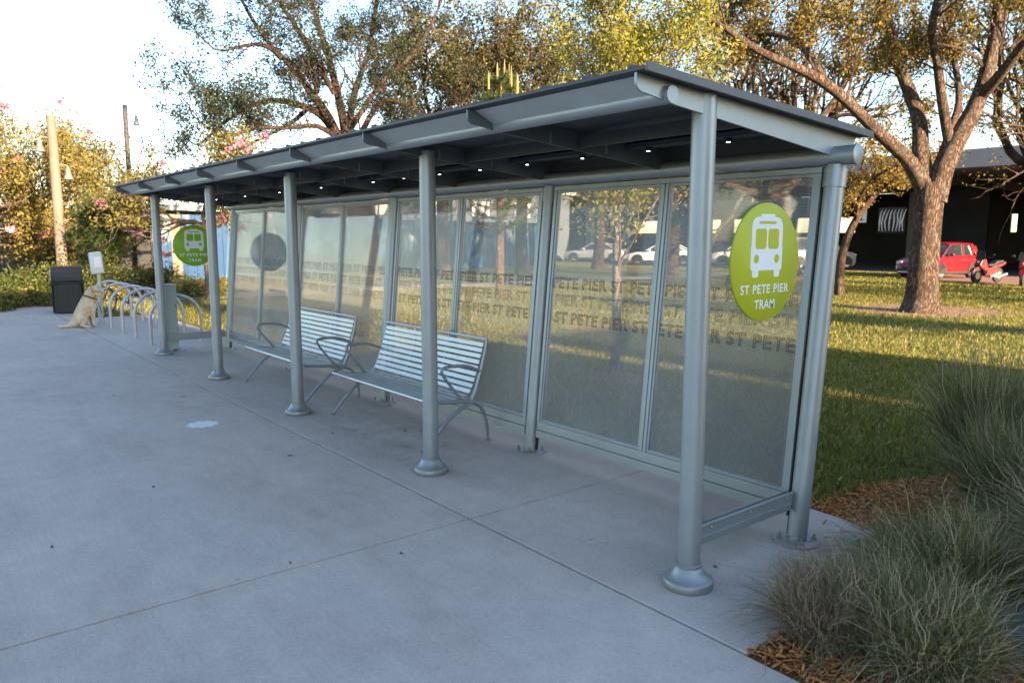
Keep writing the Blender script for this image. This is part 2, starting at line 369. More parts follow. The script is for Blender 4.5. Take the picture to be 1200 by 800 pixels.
def np_mesh(name, V, Fq, mat, parent=None, tint=None, smooth=False):
    """V (n,3), Fq (m,k) with constant k; tint per face"""
    me = bpy.data.meshes.new(name); k = Fq.shape[1]
    me.vertices.add(len(V)); me.vertices.foreach_set('co', np.ascontiguousarray(V, dtype=np.float32).ravel())
    me.loops.add(Fq.size); me.loops.foreach_set('vertex_index', Fq.astype(np.int32).ravel())
    me.polygons.add(len(Fq)); me.polygons.foreach_set('loop_start', np.arange(0, Fq.size, k, dtype=np.int32))
    me.update(calc_edges=True)
    if tint is not None:
        a = me.attributes.new('tint', 'FLOAT', 'FACE'); a.data.foreach_set('value', np.clip(tint, 0, 1).astype(np.float32))
    if smooth: me.polygons.foreach_set('use_smooth', [True]*len(me.polygons))
    me.materials.append(mat)
    o = bpy.data.objects.new(name, me); COL.objects.link(o)
    if parent is not None: o.parent = parent
    return o
def sheet(name, poly, z, mat, kind='structure', thick=None):
    mb = MB()
    if thick: mb.prism(poly, 'z', z-thick, z)
    else: mb.add([(x, y, z) for x, y in poly], [tuple(range(len(poly)))])
    return tag(mb.build(name, mat, smooth=False), kind=kind)

# ---------------------------------------------------------------- ground
sheet('lawn', [(-400, -200), (300, -200), (300, 400), (-400, 400)], -.03, M['lawn'])
GAP = .0095
def slabs(name, rects, polys=()):
    mb = MB()
    for (x0, x1, y0, y1) in rects: mb.box(((x0+x1)/2, (y0+y1)/2, -.075), (x1-x0-2*GAP, y1-y0-2*GAP, .15))
    for p in polys: mb.prism(p, 'z', -.15, 0)
    o = mb.build(name, M['concrete'], smooth=False, bevel=.004); return tag(o, kind='structure')
YJ = -.35; XJ = -1.53
slabs('plaza', [(XJ, 14, -14, YJ), (-13.2, XJ, -14, YJ), (-24.3, -13.2, -14, YJ), (-17.2, -10.8, YJ, 1.55), (-10.8, XJ, YJ, 1.62), (-22.6, -17.2, YJ, .25)],
      [[(XJ+GAP, YJ+GAP), (.60, YJ+GAP), (.575, .3), (.545, .8), (.48, 1.2), (.38, 1.42), (.22, 1.54), (0, 1.60), (-.3, 1.62), (XJ+GAP, 1.62)]])
sheet('plaza_bed', [(-26, -15), (15, -15), (15, -.36), (.58, -.36), (.45, 1.3), (.2, 1.5), (-17, 1.5), (-17, .2), (-26, .2)], -.022, M['joint'])
sheet('path', [(-24.4, .25), (-22.6, .25), (-21.0, 5), (-20.9, 13), (-20.2, 24), (-20, 37.8), (-22.4, 37.8), (-22.6, 24), (-23, 13), (-23.3, 5), (-24.4, 3)], -.008, M['path'])
sheet('mulch_bed', [(.58, -.343), (6, -.343), (6, 6), (.9, 5.6), (.4, 4.4), (.08, 3.1), (-.18, 2.4), (-.25, 1.9), (-.25, 1.63), (0, 1.615), (.25, 1.55), (.42, 1.42), (.52, 1.15), (.57, .5)], -.018, M['mulch'])
sheet('road', [(-90, 38.2), (-17, 38.2), (-15.2, 37.6), (-13.4, 34), (-11.6, 31.7), (-9, 31.2), (40, 31.2), (40, 90), (-90, 90)], -.015, M['brickpave'])
sheet('parking_lot', [(-90, 40.5), (40, 40.5), (40, 88), (-90, 88)], -.008, M['asphalt'])
sheet('planting_bed', [(-24.5, -6), (-24.5, 3), (-23.4, 5), (-23.1, 13), (-29, 13), (-33, 4), (-33, -6)], -.016, M['mulch'])
# ring of mulch round trees
def mulch_ring(x, y, r):
    sheet('mulch_ring', [(x+r*math.cos(a)*(1+.15*math.sin(3*a)), y+r*math.sin(a)*(1+.12*math.cos(2*a))) for a in np.linspace(0, 2*PI, 24, endpoint=False)], -.014, M['brickpave'])
for a in ((-4.55, 4.2, .55), (-8.8, 8.1, .9), (-6.35, 17.6, 2.2), (-24, 10.9, 2.4), (-17.2, 12.1, .8)): mulch_ring(*a)

# grass blades
def blades(name, n, sampler, h, w, mat, keep=None, lean=.5):
    xy = sampler(n)
    if keep is not None: xy = xy[keep(xy)]
    n = len(xy); a = rng.uniform(0, 2*PI, n); hh = h*rng.uniform(.5, 1.25, n)
    base = np.column_stack([xy, np.full(n, -.03)])
    d = np.column_stack([np.cos(a), np.sin(a), np.zeros(n)]); pr = np.column_stack([-np.sin(a), np.cos(a), np.zeros(n)])
    ln = rng.uniform(.1, 1, n)[:, None]*lean
    ww = (w*rng.uniform(.7, 1.3, n))[:, None]
    hz = np.column_stack([np.zeros(n), np.zeros(n), hh])
    V = np.stack([base-pr*ww, base+pr*ww, base+hz*.55+d*ln*hh[:, None]*.4+pr*ww*.8, base+hz*(1-.25*ln)+d*ln*hh[:, None]], 1).reshape(-1, 3)
    idx = np.arange(n)[:, None]*4
    Fc = np.concatenate([idx+np.array([[0, 1, 2]]), idx+np.array([[0, 2, 3]])])
    t = np.clip(rng.normal(.42, .25, n), 0, 1); t = np.concatenate([t, t])
    return np_mesh(name, V, Fc, mat, tint=t)
def in_poly(xy, poly):
    x, y = xy[:, 0], xy[:, 1]; c = np.zeros(len(xy), bool); j = len(poly)-1
    for i in range(len(poly)):
        xi, yi = poly[i]; xj, yj = poly[j]
        c ^= ((yi > y) != (yj > y)) & (x < (xj-xi)*(y-yi)/(yj-yi+1e-12)+xi); j = i
    return c
bedp = [(-.25, 1.5), (6, 1.5), (6, 6), (.9, 5.6), (.4, 4.4), (.08, 3.1), (-.18, 2.4)]
pathp = [(-24.4, .25), (-22.6, .25), (-21.0, 5), (-20.9, 13), (-20.2, 24), (-20, 37.8), (-22.4, 37.8), (-22.6, 24), (-23, 13), (-23.3, 5)]
roadp = [(-90, 38.2), (-17, 38.2), (-15.2, 37.6), (-13.4, 34), (-11.6, 31.7), (-9, 31.2), (40, 31.2), (40, 90), (-90, 90)]
def keep_lawn(xy):
    k = ~in_poly(xy, bedp) & ~in_poly(xy, pathp) & ~in_poly(xy, roadp)
    k &= ~((xy[:, 0] > -22.6) & (xy[:, 0] < -17.2) & (xy[:, 1] < .27)); k &= ~((xy[:, 0] >= -17.2) & (xy[:, 1] < 1.66))
    for (x, y, r) in ((-4.55, 4.2, .5), (-8.8, 8.1, .8), (-6.35, 17.6, 1.9), (-24, 10.9, 2.1)):
        k &= (np.hypot(xy[:, 0]-x, xy[:, 1]-y) > r*.9) | (rng.random(len(xy)) < .25)
    return k
U = lambda x0, x1, y0, y1: (lambda n: np.column_stack([rng.uniform(x0, x1, n), rng.uniform(y0, y1, n)]))
tag(blades('near_grass', 110000, U(-10, 1.2, 1.62, 9.5), .085, .0042, M['grass'], keep_lawn, .8), kind='stuff', label='shaded mown grass just behind the shelter', cat='grass')
tag(blades('far_grass', 150000, U(-22.6, 3, .3, 24), .09, .009, M['grass'], keep_lawn, .8), kind='stuff', label='sunlit mown grass across the park lawn', cat='grass')
tag(blades('distant_grass', 70000, U(-22, 2, 22, 38), .11, .02, M['grass'], keep_lawn, .8), kind='stuff', label='grass at the far side of the lawn by the road', cat='grass')

# wood chips
def chips(name, n, sampler, keep, size=.03, z0=-.012):
    xy = sampler(n); xy = xy[keep(xy)]; n = len(xy)
    a = rng.uniform(0, 2*PI, n); l = size*rng.uniform(.4, 1.3, n); w = size*rng.uniform(.12, .3, n)
    tilt = rng.normal(0, .35, n)
    d = np.column_stack([np.cos(a)*np.cos(tilt), np.sin(a)*np.cos(tilt), np.sin(tilt)]); p = np.column_stack([-np.sin(a), np.cos(a), rng.normal(0, .3, n)])
    c = np.column_stack([xy, z0+rng.uniform(.0, .03, n)]); D = d*l[:, None]; P = p*w[:, None]; up_ = np.array([0, 0, .004])
    V = np.stack([c-D-P, c+D-P*.7, c+D*.9+P, c-D+P*.8, c-D-P+up_, c+D-P*.7+up_, c+D*.9+P+up_, c-D+P*.8+up_], 1).reshape(-1, 3)
    idx = np.arange(n)[:, None]*8
    Fc = np.concatenate([idx+np.array([q]) for q in ((4, 5, 6, 7), (0, 1, 5, 4), (1, 2, 6, 5), (2, 3, 7, 6), (3, 0, 4, 7))])
    t = np.tile(np.clip(rng.normal(.5, .25, n), 0, 1), 5)
    return np_mesh(name, V, Fc, M['chips'], tint=t)
padp = [(-9, -.36), (.60, -.36), (.575, .3), (.545, .8), (.48, 1.2), (.38, 1.42), (.22, 1.54), (0, 1.60), (-.3, 1.62), (-9, 1.62)]
mulp = [(.56, -.335), (4, -.335), (4, 5), (.8, 5), (.36, 4.4), (.02, 3.1), (-.24, 2.4), (-.31, 1.9), (-.32, 1.63), (0, 1.60), (.2, 1.53), (.38, 1.41), (.5, 1.15), (.56, .5)]
tag(chips('wood_chip_mulch', 42000, U(-.8, 3.2, -.335, 4.6), lambda q: in_poly(q, mulp) & ~in_poly(q, padp), .021), kind='stuff', label='orange brown wood chips under the tufted grasses', cat='mulch')
tag(chips('stray_wood_chips', 60, lambda n: np.column_stack([rng.normal(.36, .13, n), rng.normal(1.35, .14, n)]), lambda q: in_poly(q, padp), .026, .002), kind='stuff', label='stray wood chips on the rounded concrete corner', cat='mulch')

# ---------------------------------------------------------------- bus shelter
sh = empty('bus_shelter', (0, 0, 0), 0, 'long silver metal tram shelter with sloping roof and dotted glass walls on the plaza', 'bus shelter')
PX = [0, -2.55, -5.14, -7.70, -10.36]
for i, x in enumerate(PX):
    top = 2.555 if i in (0,) else 2.50
    rr = .061
    p = MB().tube([(x, 0, .10), (x, 0, top-.004), (x, 0, top)], [rr, rr, rr-.004], 28).build('front_post', M['silver'], sh)
    MB().lathe((x, 0, 0), [(.132, 0), (.135, .006), (.135, .038), (.130, .046), (.118, .052), (.098, .066), (.082, .09), (.074, .108), (.070, .112), (.070, .128), (.066, .131)], 36).build('base_collar', M['silver'], p)
TY = .215; TZ = 2.31
def by(z): return 1.0 + TY*z/TZ
rotb = Matrix.Rotation(-math.atan2(TY, TZ), 3, 'X')
BX = [x+.04 for x in PX]
for x in BX:
    p = MB().tube([(x, by(.012), .012), (x, by(TZ-.03), TZ-.03)], .058, 28).build('back_post', M['silver'], sh)
    MB().lathe((x, 1.0, 0), [(.135, 0), (.135, .018), (.13, .022), (.06, .022)], 36).build('flange', M['silver'], p)
    for k in range(4):
        a = PI/4+k*PI/2
        bx_, by_ = x+.103*math.cos(a), 1.0+.103*math.sin(a)
        MB().lathe((bx_, by_, .022), [(.02, 0), (.02, .004), (.013, .005), (.013, .018), (.008, .02), (.008, .036)], 8).build('bolt', M['bolt'], p)
    MB().tube([(x, by(TZ-.16)-.0, TZ-.16), (x, by(TZ-.05), TZ-.05)], .066, 28).build('saddle', M['silver'], p)
# beams
def ztop(y): return 2.585-.062*(y+.52)
def zbot(y): return 2.46-.0977*(y+.11)
prof = [(-.535, ztop(-.535)), (-.535, 2.545)] + [(-.535+.055*(1-math.cos(a)), 2.545-.04*math.sin(a)) for a in np.linspace(.3, PI/2, 5)] + [(-.40, 2.495), (-.345, 2.485), (-.26, 2.474), (-.11, zbot(-.11)), (1.22, zbot(1.22)), (1.40, 2.40), (1.44, ztop(1.44))]
mids = []
for i in range(4): mids += [PX[i], (PX[i]+PX[i+1])/2]
BEX = [x-.0 for x in mids]+[PX[4]]
BEX[0] = .028; BEX[-1] = -10.39
for x in BEX:
    b = MB().prism(prof, 'x', x-.007, x+.007).build('roof_beam', M['silver'] if x > 0 else M['beam_shaded'], sh, smooth=False)
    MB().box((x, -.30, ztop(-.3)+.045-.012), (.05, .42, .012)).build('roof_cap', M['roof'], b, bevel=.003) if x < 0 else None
# roof sheet with a folded edge
def roof_poly(t0, t1): return [(-.545, ztop(-.545)+t0), (1.50, ztop(1.50)+t0), (1.50, ztop(1.50)+t1), (-.545, ztop(-.545)+t1)]
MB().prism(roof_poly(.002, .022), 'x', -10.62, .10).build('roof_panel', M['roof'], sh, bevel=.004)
mb = MB(); mb.bar((.103, -.548, ztop(-.548)+.014), (.103, 1.505, ztop(1.505)+.014), .014, .042); mb.build('roof_edge', M['roof_top'], sh, bevel=.003)
mb = MB()
for x in np.arange(-10.5, .1, .3): mb.bar((x, -.54, ztop(-.54)+.03), (x, 1.49, ztop(1.49)+.03), .03, .014)
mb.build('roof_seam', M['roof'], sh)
mb = MB()
for i in range(len(BEX)-1):
    a, b = BEX[i]-.012, BEX[i+1]+.012
    mb.add([(a, -.485, ztop(-.485)), (b, -.485, ztop(-.485)), (b, -.325, 2.505), (a, -.325, 2.505), (a, -.475, ztop(-.475)), (b, -.475, ztop(-.475)), (b, -.305, 2.515), (a, -.305, 2.515)],
           [(0, 1, 2, 3), (7, 6, 5, 4), (0, 4, 5, 1), (3, 2, 6, 7), (0, 3, 7, 4), (1, 5, 6, 2)])
mb.build('fascia', M['fascia'], sh, smooth=False)
MB().tube([(.062, -.315, 2.512), (-10.60, -.315, 2.512)], .041, 22).build('front_pipe', M['silver'], sh)
pr = MB().tube([(.16, 1.21, 2.335), (-10.60, 1.21, 2.335)], .057, 26).build('rear_pipe', M['silver'], sh)
MB().lathe((.16, 1.21, 2.335), [(.057, 0), (.0595, .001), (.0595, .012), (.056, .014)], 26, 'x').build('end_cap', M['silver'], pr)
# plate closing the gap above the rear pipe
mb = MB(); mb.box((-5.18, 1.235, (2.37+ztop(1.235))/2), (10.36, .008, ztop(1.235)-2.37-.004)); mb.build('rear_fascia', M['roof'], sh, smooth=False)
# purlins
mb = MB()
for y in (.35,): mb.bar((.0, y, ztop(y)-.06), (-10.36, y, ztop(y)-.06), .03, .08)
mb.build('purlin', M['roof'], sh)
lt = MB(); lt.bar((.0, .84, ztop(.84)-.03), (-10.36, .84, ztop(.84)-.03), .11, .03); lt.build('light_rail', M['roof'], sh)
for k in range(16):
    x = -.46-k*.64
    if x < -10.2: break
    z = ztop(.84)-.045
    d = MB().lathe((x, .84, z-.022), [(.018, 0), (.024, .004), (.024, .022)], 14).build('downlight', M['black_plastic'], sh)
    MB().lathe((x, .84, z-.025), [(.011, 0), (.011, .002)], 12).build('lens', M['led'], d)
# small hangers
for x in BEX[1:-1]:
    for y in (.1, .6): MB().box((x+.014, y, ztop(y)-.07), (.012, .012, .07)).build('hanger', M['silver'], sh)

# rear glass walls: bays between the back posts
def bwall(x0, x1, z0, z1, off, th, mb):
    """slab following the backward lean of the rear wall"""
    vs = [(x, by(z)+o, z) for o in (off-th/2, off+th/2) for (x, z) in ((x0, z0), (x1, z0), (x1, z1), (x0, z1))]
    mb.add(vs, [(0, 1, 2, 3), (7, 6, 5, 4), (0, 4, 5, 1), (1, 5, 6, 2), (2, 6, 7, 3), (3, 7, 4, 0)])
ZB0, ZB1, ZT0, ZT1 = .145, .285, 2.215, 2.275
txt_jobs = []
for i in range(4):
    xl, xr = BX[i+1]+.075, BX[i]-.075
    xm = (xl+xr)/2
    fr = MB()
    bwall(xl, xr, ZB0, ZB0+.065, 0, .046, fr); bwall(xl, xr, ZB0+.068, ZB1, 0, .036, fr)
    bwall(xl, xr, ZT0+.025, ZT1, 0, .05, fr)
    for xx in (xl+.017, xr-.017): bwall(xx-.017, xx+.017, ZB1+.001, ZT0+.024, 0, .044, fr)
    bwall(xm-.032, xm-.003, ZB1+.001, ZT0+.024, 0, .044, fr); bwall(xm+.003, xm+.032, ZB1+.001, ZT0+.024, 0, .044, fr)
    fr.build('glass_frame', M['silver'], sh, smooth=False, bevel=.003)
    gk = MB()
    for (a, b) in ((xl+.036, xm-.034), (xm+.034, xr-.036)):
        for (q0, q1, w0, w1) in ((a, b, ZB1+.003, ZB1+.022), (a, b, ZT0+.004, ZT0+.022), (a, a+.018, ZB1+.024, ZT0+.002), (b-.018, b, ZB1+.024, ZT0+.002)): bwall(q0, q1, w0, w1, 0, .030, gk)
        pn = MB(); bwall(a+.010, b-.010, ZB1+.012, ZT0+.012, 0, .008, pn)
        po = pn.build('glass_pane', M['frit'], sh, smooth=False)
        txt_jobs.append((a+.02, b-.02, po))
    gk.build('glazing_bead', M['alu_frame'], sh, smooth=False)
    for xx in (xl-.009, xr+.009):
        gg = MB(); bwall(xx-.0085, xx+.0085, .03, ZT1, .012, .02, gg); gg.build('gasket', M['dark_gap'], sh, smooth=False)

# end panels
def end_panel(x, sgn):
    g = MB(); zt = 2.215
    vs = [(x+o, y, z) for o in (-.005, .005) for (y, z) in ((.075, .30), (by(.30)-.075, .30), (by(zt)-.075, zt), (.075, zt))]
    g.add(vs, [(0, 1, 2, 3), (7, 6, 5, 4), (0, 4, 5, 1), (1, 5, 6, 2), (2, 6, 7, 3), (3, 7, 4, 0)])
    g.build('end_pane', M['clear'], sh, smooth=False)
    r = MB(); r.bar((x+.010, .05, .265), (x+.010, .965, .265), .008, .115); r.bar((x+.017, .05, .318), (x+.017, .965, .318), .022, .008); r.bar((x-.012, .05, .265), (x-.012, .965, .265), .008, .115)
    r.bar((x+.015, .05, .245), (x+.015, .965, .245), .006, .02)
    ro = r.build('end_rail', M['silver'], sh, smooth=False, bevel=.002)
    for y in (.16, .52, .90): MB().lathe((x+.0205, y, .296), [(.0065, 0), (.0065, .004), (.004, .006)], 8, 'x').build('bolt', M['alu'], ro)
end_panel(0.0, 1); end_panel(-10.36, 1)

# lettering helper
def text_mesh(body, outline=False, bevel=.0, offset=0.0):
    cu = bpy.data.curves.new('t', 'FONT'); cu.body = body; cu.size = 1; cu.align_x = 'LEFT'
    cu.space_character = 1.08
    if outline: cu.fill_mode = 'NONE'; cu.bevel_depth = bevel; cu.bevel_resolution = 0; cu.resolution_u = 3
    else: cu.offset = offset; cu.resolution_u = 4
    o = bpy.data.objects.new('t', cu); COL.objects.link(o)
    dg = bpy.context.evaluated_depsgraph_get(); dg.update()
    me = bpy.data.meshes.new_from_object(o.evaluated_get(dg))
    bpy.data.objects.remove(o); bpy.data.curves.remove(cu)
    V = np.zeros(len(me.vertices)*3); me.vertices.foreach_get('co', V); V = V.reshape(-1, 3)
    Fs = [tuple(p.vertices) for p in me.polygons]; bpy.data.meshes.remove(me); return V, Fs
# flat sign with tram pictogram, facing +x
def round_sign(x, yc, zc, R, mat, lab):
    d = MB().lathe((x, yc, zc), [(R-.003, 0), (R, .002), (R, .010), (R-.002, .012)], 72, 'x').build('round_sign', mat, sh, ang=50)
    d['label'] = lab
    X = x+.012
    def rr(u0, u1, v0, v1, r, n=6):
        out = []
        for (cx, cy, a0) in ((u1-r, v1-r, 0), (u0+r, v1-r, PI/2), (u0+r, v0+r, PI), (u1-r, v0+r, 1.5*PI)):
            for k in range(n+1):
                a = a0+k*PI/2/n; out.append((yc+(cx+r*math.cos(a))*R, zc+(cy+r*math.sin(a))*R))
        return out
    w = MB()
    w.prism(rr(-.45, .45, -.13, .76, .17), 'x', X, X+.0012)
    w.prism(rr(-.46, .46, -.135, .3, .05), 'x', X+.0002, X+.0014)
    w.prism(rr(-.20, .20, .70, .81, .03), 'x', X+.0001, X+.0013)
    w.prism(rr(-.40, -.23, -.25, 0, .04), 'x', X+.0003, X+.0015); w.prism(rr(.23, .40, -.25, 0, .04), 'x', X+.0003, X+.0015)
    w.build('tram_symbol', M['white_sign'], d, smooth=False)
    g = MB()
    g.prism(rr(-.25, .25, .645, .69, .02), 'x', X+.0016, X+.0022)
    g.prism(rr(-.34, -.025, .225, .565, .06), 'x', X+.0016, X+.0022); g.prism(rr(.025, .34, .225, .565, .06), 'x', X+.0016, X+.0022)
    for s in (-1, 1): g.prism([(yc+(s*.30+.07*math.cos(a))*R, zc+(.06+.075*math.sin(a))*R) for a in np.linspace(0, 2*PI, 20, endpoint=False)], 'x', X+.0016, X+.0022)
    g.build('symbol_window', mat, d, smooth=False)
    for body, vc, wid, hh in (('ST PETE PIER', -.45, 1.42, .155), ('TRAM', -.71, .60, .155)):
        V, Fs = text_mesh(body, offset=.018)
        V = V-V.min(0); V[:, 0] *= wid/V[:, 0].max(); V[:, 1] *= hh/V[:, 1].max()
        W = np.column_stack([np.full(len(V), X+.001), yc+(V[:, 0]-wid/2)*R, zc+(vc-hh/2+V[:, 1])*R])
        m = MB(); m.add(W, Fs); t = m.build('lettering', M['white_sign'], d, smooth=False)
round_sign(.008, .565, 1.72, .325, M['lime'], 'round lime sign with white tram symbol reading ST PETE PIER TRAM at near end')
round_sign(-10.352, .545, 1.71, .325, M['lime_shaded'], 'round lime sign with white tram symbol at far end')
# etched lettering rows on the dotted panes
PH = 'ST PETE PIER '
V0, F0 = text_mesh(PH*3, True, .022)
V0 = V0-V0.min(0)*np.array([1, 1, 0]); wtot = V0[:, 0].max(); per = .86; V0[:, 0] *= per*3/wtot; V0[:, 1] *= .092/V0[:, 1].max(); V0[:, 2] *= .05
Fz = F0
cent = np.array([V0[list(f), 0].mean() for f in F0])
for j, (a, b, po) in enumerate(txt_jobs):
    for r_, zz in enumerate((1.43, 1.29, 1.145)):
        m = MB()
        sft = (a*1.0 + r_*.31) % per + .0
        sel = [f for f, c in zip(F0, cent) if sft <= c <= sft+(b-a)]
        used = sorted({i for f in sel for i in f}); mp = {u: k for k, u in enumerate(used)}
        W = [(a+V0[u, 0]-sft, by(zz+V0[u, 1])-.0062+V0[u, 2]*.1, zz+V0[u, 1]) for u in used]
        m.add(W, [tuple(mp[i] for i in f) for f in sel])
        m.build('etched_lettering', M['etch_faint'] if r_ == 1 or j >= 4 else M['etch'], po, smooth=False)

# ---------------------------------------------------------------- benches
def make_bench(x0, y0, label):
    Lb = 1.80
    r = empty('bench', (x0, y0, 0), 0, label, 'bench', 'slatted metal benches in the shelter')
    # seat slats
    s = MB(); n = 8
    for k in range(n):
        t = k/(n-1); y = .285+t*.42; z = .452-.035*math.sin(t*PI*.9)+.0*t
        s.bar((0.02, y, z), (Lb-.02, y, z), .040, .008)
    s.tube([(0.0, .252, .447), (Lb, .252, .447)], .016, 12)
    s.build('seat', M['alu'], r, smooth=True, bevel=0)
    bpts = [(.735, .475), (.765, .53), (.79, .59), (.812, .65), (.833, .71), (.852, .77), (.870, .83), (.886, .885)]
    b = MB()
    for k in range(9):
        t = k/8; q = t*(len(bpts)-1); i0 = min(int(q), len(bpts)-2); f = q-i0
        y = bpts[i0][0]*(1-f)+bpts[i0+1][0]*f; z = bpts[i0][1]*(1-f)+bpts[i0+1][1]*f
        dy, dz = bpts[i0+1][0]-bpts[i0][0], bpts[i0+1][1]-bpts[i0][1]; ln = math.hypot(dy, dz)
        b.bar((.02, y, z), (Lb-.02, y, z), .007, .036, (0, dy/ln, dz/ln))
    b.tube([(0, .905, .94), (Lb, .905, .94)], .014, 12)
    b.build('backrest', M['slat'], r)
    for x in (.6, 1.2):
        st = MB(); st.tube([(x, .30, .437)]+[(x, .285+t*.42, .440-.035*math.sin(t*PI*.9)) for t in (.25, .5, .75)]+[(x, .715, .44)]+[(x, p[0]+.012, p[1]) for p in bpts]+[(x, .905, .94)], .009, 6)
        st.build('support_bar', M['alu_frame'], r)
    for x in (-.008, Lb+.008):
        def arc(pts, rad, nm, sx=1):
            # smooth the polyline (Catmull-Rom)
            P_ = [Vector((x, p[0], p[1])) for p in pts]; out = []; R_ = []
            for i in range(len(P_)-1):
                p0 = P_[max(i-1, 0)]; p1 = P_[i]; p2 = P_[i+1]; p3 = P_[min(i+2, len(P_)-1)]
                for k in range(5):
                    t = k/5; out.append(.5*((2*p1)+(p2-p0)*t+(2*p0-5*p1+4*p2-p3)*t*t+(-p0+3*p1-3*p2+p3)*t**3)); R_.append(rad[i]*(1-t)+rad[i+1]*t)
            out.append(P_[-1]); R_.append(rad[-1])
            return MB().tube(out, R_, 10).build(nm, M['alu_frame'], r)
        arc([(.24, .012), (.34, .12), (.46, .235), (.60, .33), (.74, .385)], [.014, .015, .016, .018, .024], 'front_leg')
        MB().lathe((x, .235, 0), [(.024, 0), (.024, .008), (.014, .014)], 12).build('foot', M['bolt'], r)
        arc([(.73, .385), (.82, .34), (.875, .24), (.905, .12), (.915, .012)], [.024, .020, .017, .015, .014], 'rear_leg')
        MB().lathe((x, .917, 0), [(.024, 0), (.024, .008), (.014, .014)], 12).build('foot', M['bolt'], r)
        arc([(.25, .435), (.42, .418), (.58, .405), (.73, .392)], [.014, .017, .02, .024], 'seat_frame')
        arc([(.72, .385), (.765, .46), (.80, .55), (.845, .69), (.885, .83), (.908, .945)], [.024, .021, .018, .016, .014, .013], 'back_frame')
        arc([(.62, .42), (.56, .49), (.47, .60), (.415, .685), (.44, .722), (.56, .728), (.70, .71), (.83, .655)], [.016, .014, .013, .014, .014, .016, .016, .014], 'armrest')
    return r
make_bench(-4.85, .02, 'nearer slatted metal bench with curved legs and loop armrests behind the second post')
make_bench(-7.30, -.02, 'farther slatted metal bench standing between the third and fourth posts')

# ---------------------------------------------------------------- floor decal, leaves, bed things
flower = []
for k in range(64):
    a = 2*PI*k/64; rr_ = .135*(.78+.26*abs(math.sin(4.5*a)))
    flower.append((-5.28+rr_*math.cos(a)*1.1, -.94+rr_*math.sin(a)*1.1))
o = MB().prism(flower, 'z', .0005, .003).build('ground_sticker', M['paper'], smooth=False); tag(o, 'white flower shaped sticker stuck on the bare plaza paving', 'sticker')
spots = [(-3.68, -.7, .05), (-1.31, -1.0, .03), (-1.59, -1.57, .025), (-3.51, -1.83, .03), (-7.37, -1.32, .05), (-6.78, -.72, .06), (-4.14, -.09, .03), (-3.8, .5, .045), (-3.68, .62, .04), (-3.07, .24, .03), (-.04, .30, .03), (-.16, .27, .035), (-3.3, .42, .03), (-2.7, -2.6, .03)]
lf_labels = ['brown dry leaf lying alone on the open plaza', 'reddish dry leaf on the plaza near the long joint', 'tiny dry leaf on the plaza below the reddish one', 'small dry leaf in the middle of the plaza', 'curled dark leaf far out on the plaza', 'dark leaf on the plaza beside the fourth post', 'dark crumb of leaf just inside the shelter edge', 'dark leaf under the front of the nearer bench', 'second dark leaf behind it under the nearer bench', 'red brown leaf beside the second post base', 'dark leaf scrap next to the nearest post base', 'smaller dark leaf scrap close behind the nearest post base', 'dark leaf between bench leg and second post', 'small leaf on the plaza at the lower left']
for (x, y, s), lb in zip(spots, lf_labels):
    s *= .72; a = random.uniform(0, PI); m = MB(); pts = []
    for k in range(10):
        t = 2*PI*k/10; u, v = s*.8*math.cos(t), s*.32*math.sin(t)*(1+.2*random.random())
        pts.append((x+u*math.cos(a)-v*math.sin(a), y+u*math.sin(a)+v*math.cos(a), .003+.008*abs(math.cos(t))))
    m.add(pts+[(x, y, .002)], [(k, (k+1) % 10, 10) for k in range(10)])
    o = m.build('fallen_leaf', M['dry_leaf']); tag(o, lb, 'leaf', 'dry leaves on the paving')
o = MB().box((0, 0, 0), (.56, .46, .16)).build('utility_cover', M['slate'], bevel=.03, loc=(1.36, .76, .05)); o.rotation_euler = (0, 0, .25)
tag(o, 'dark slate blue cover half hidden by grass at the right edge', 'cover')

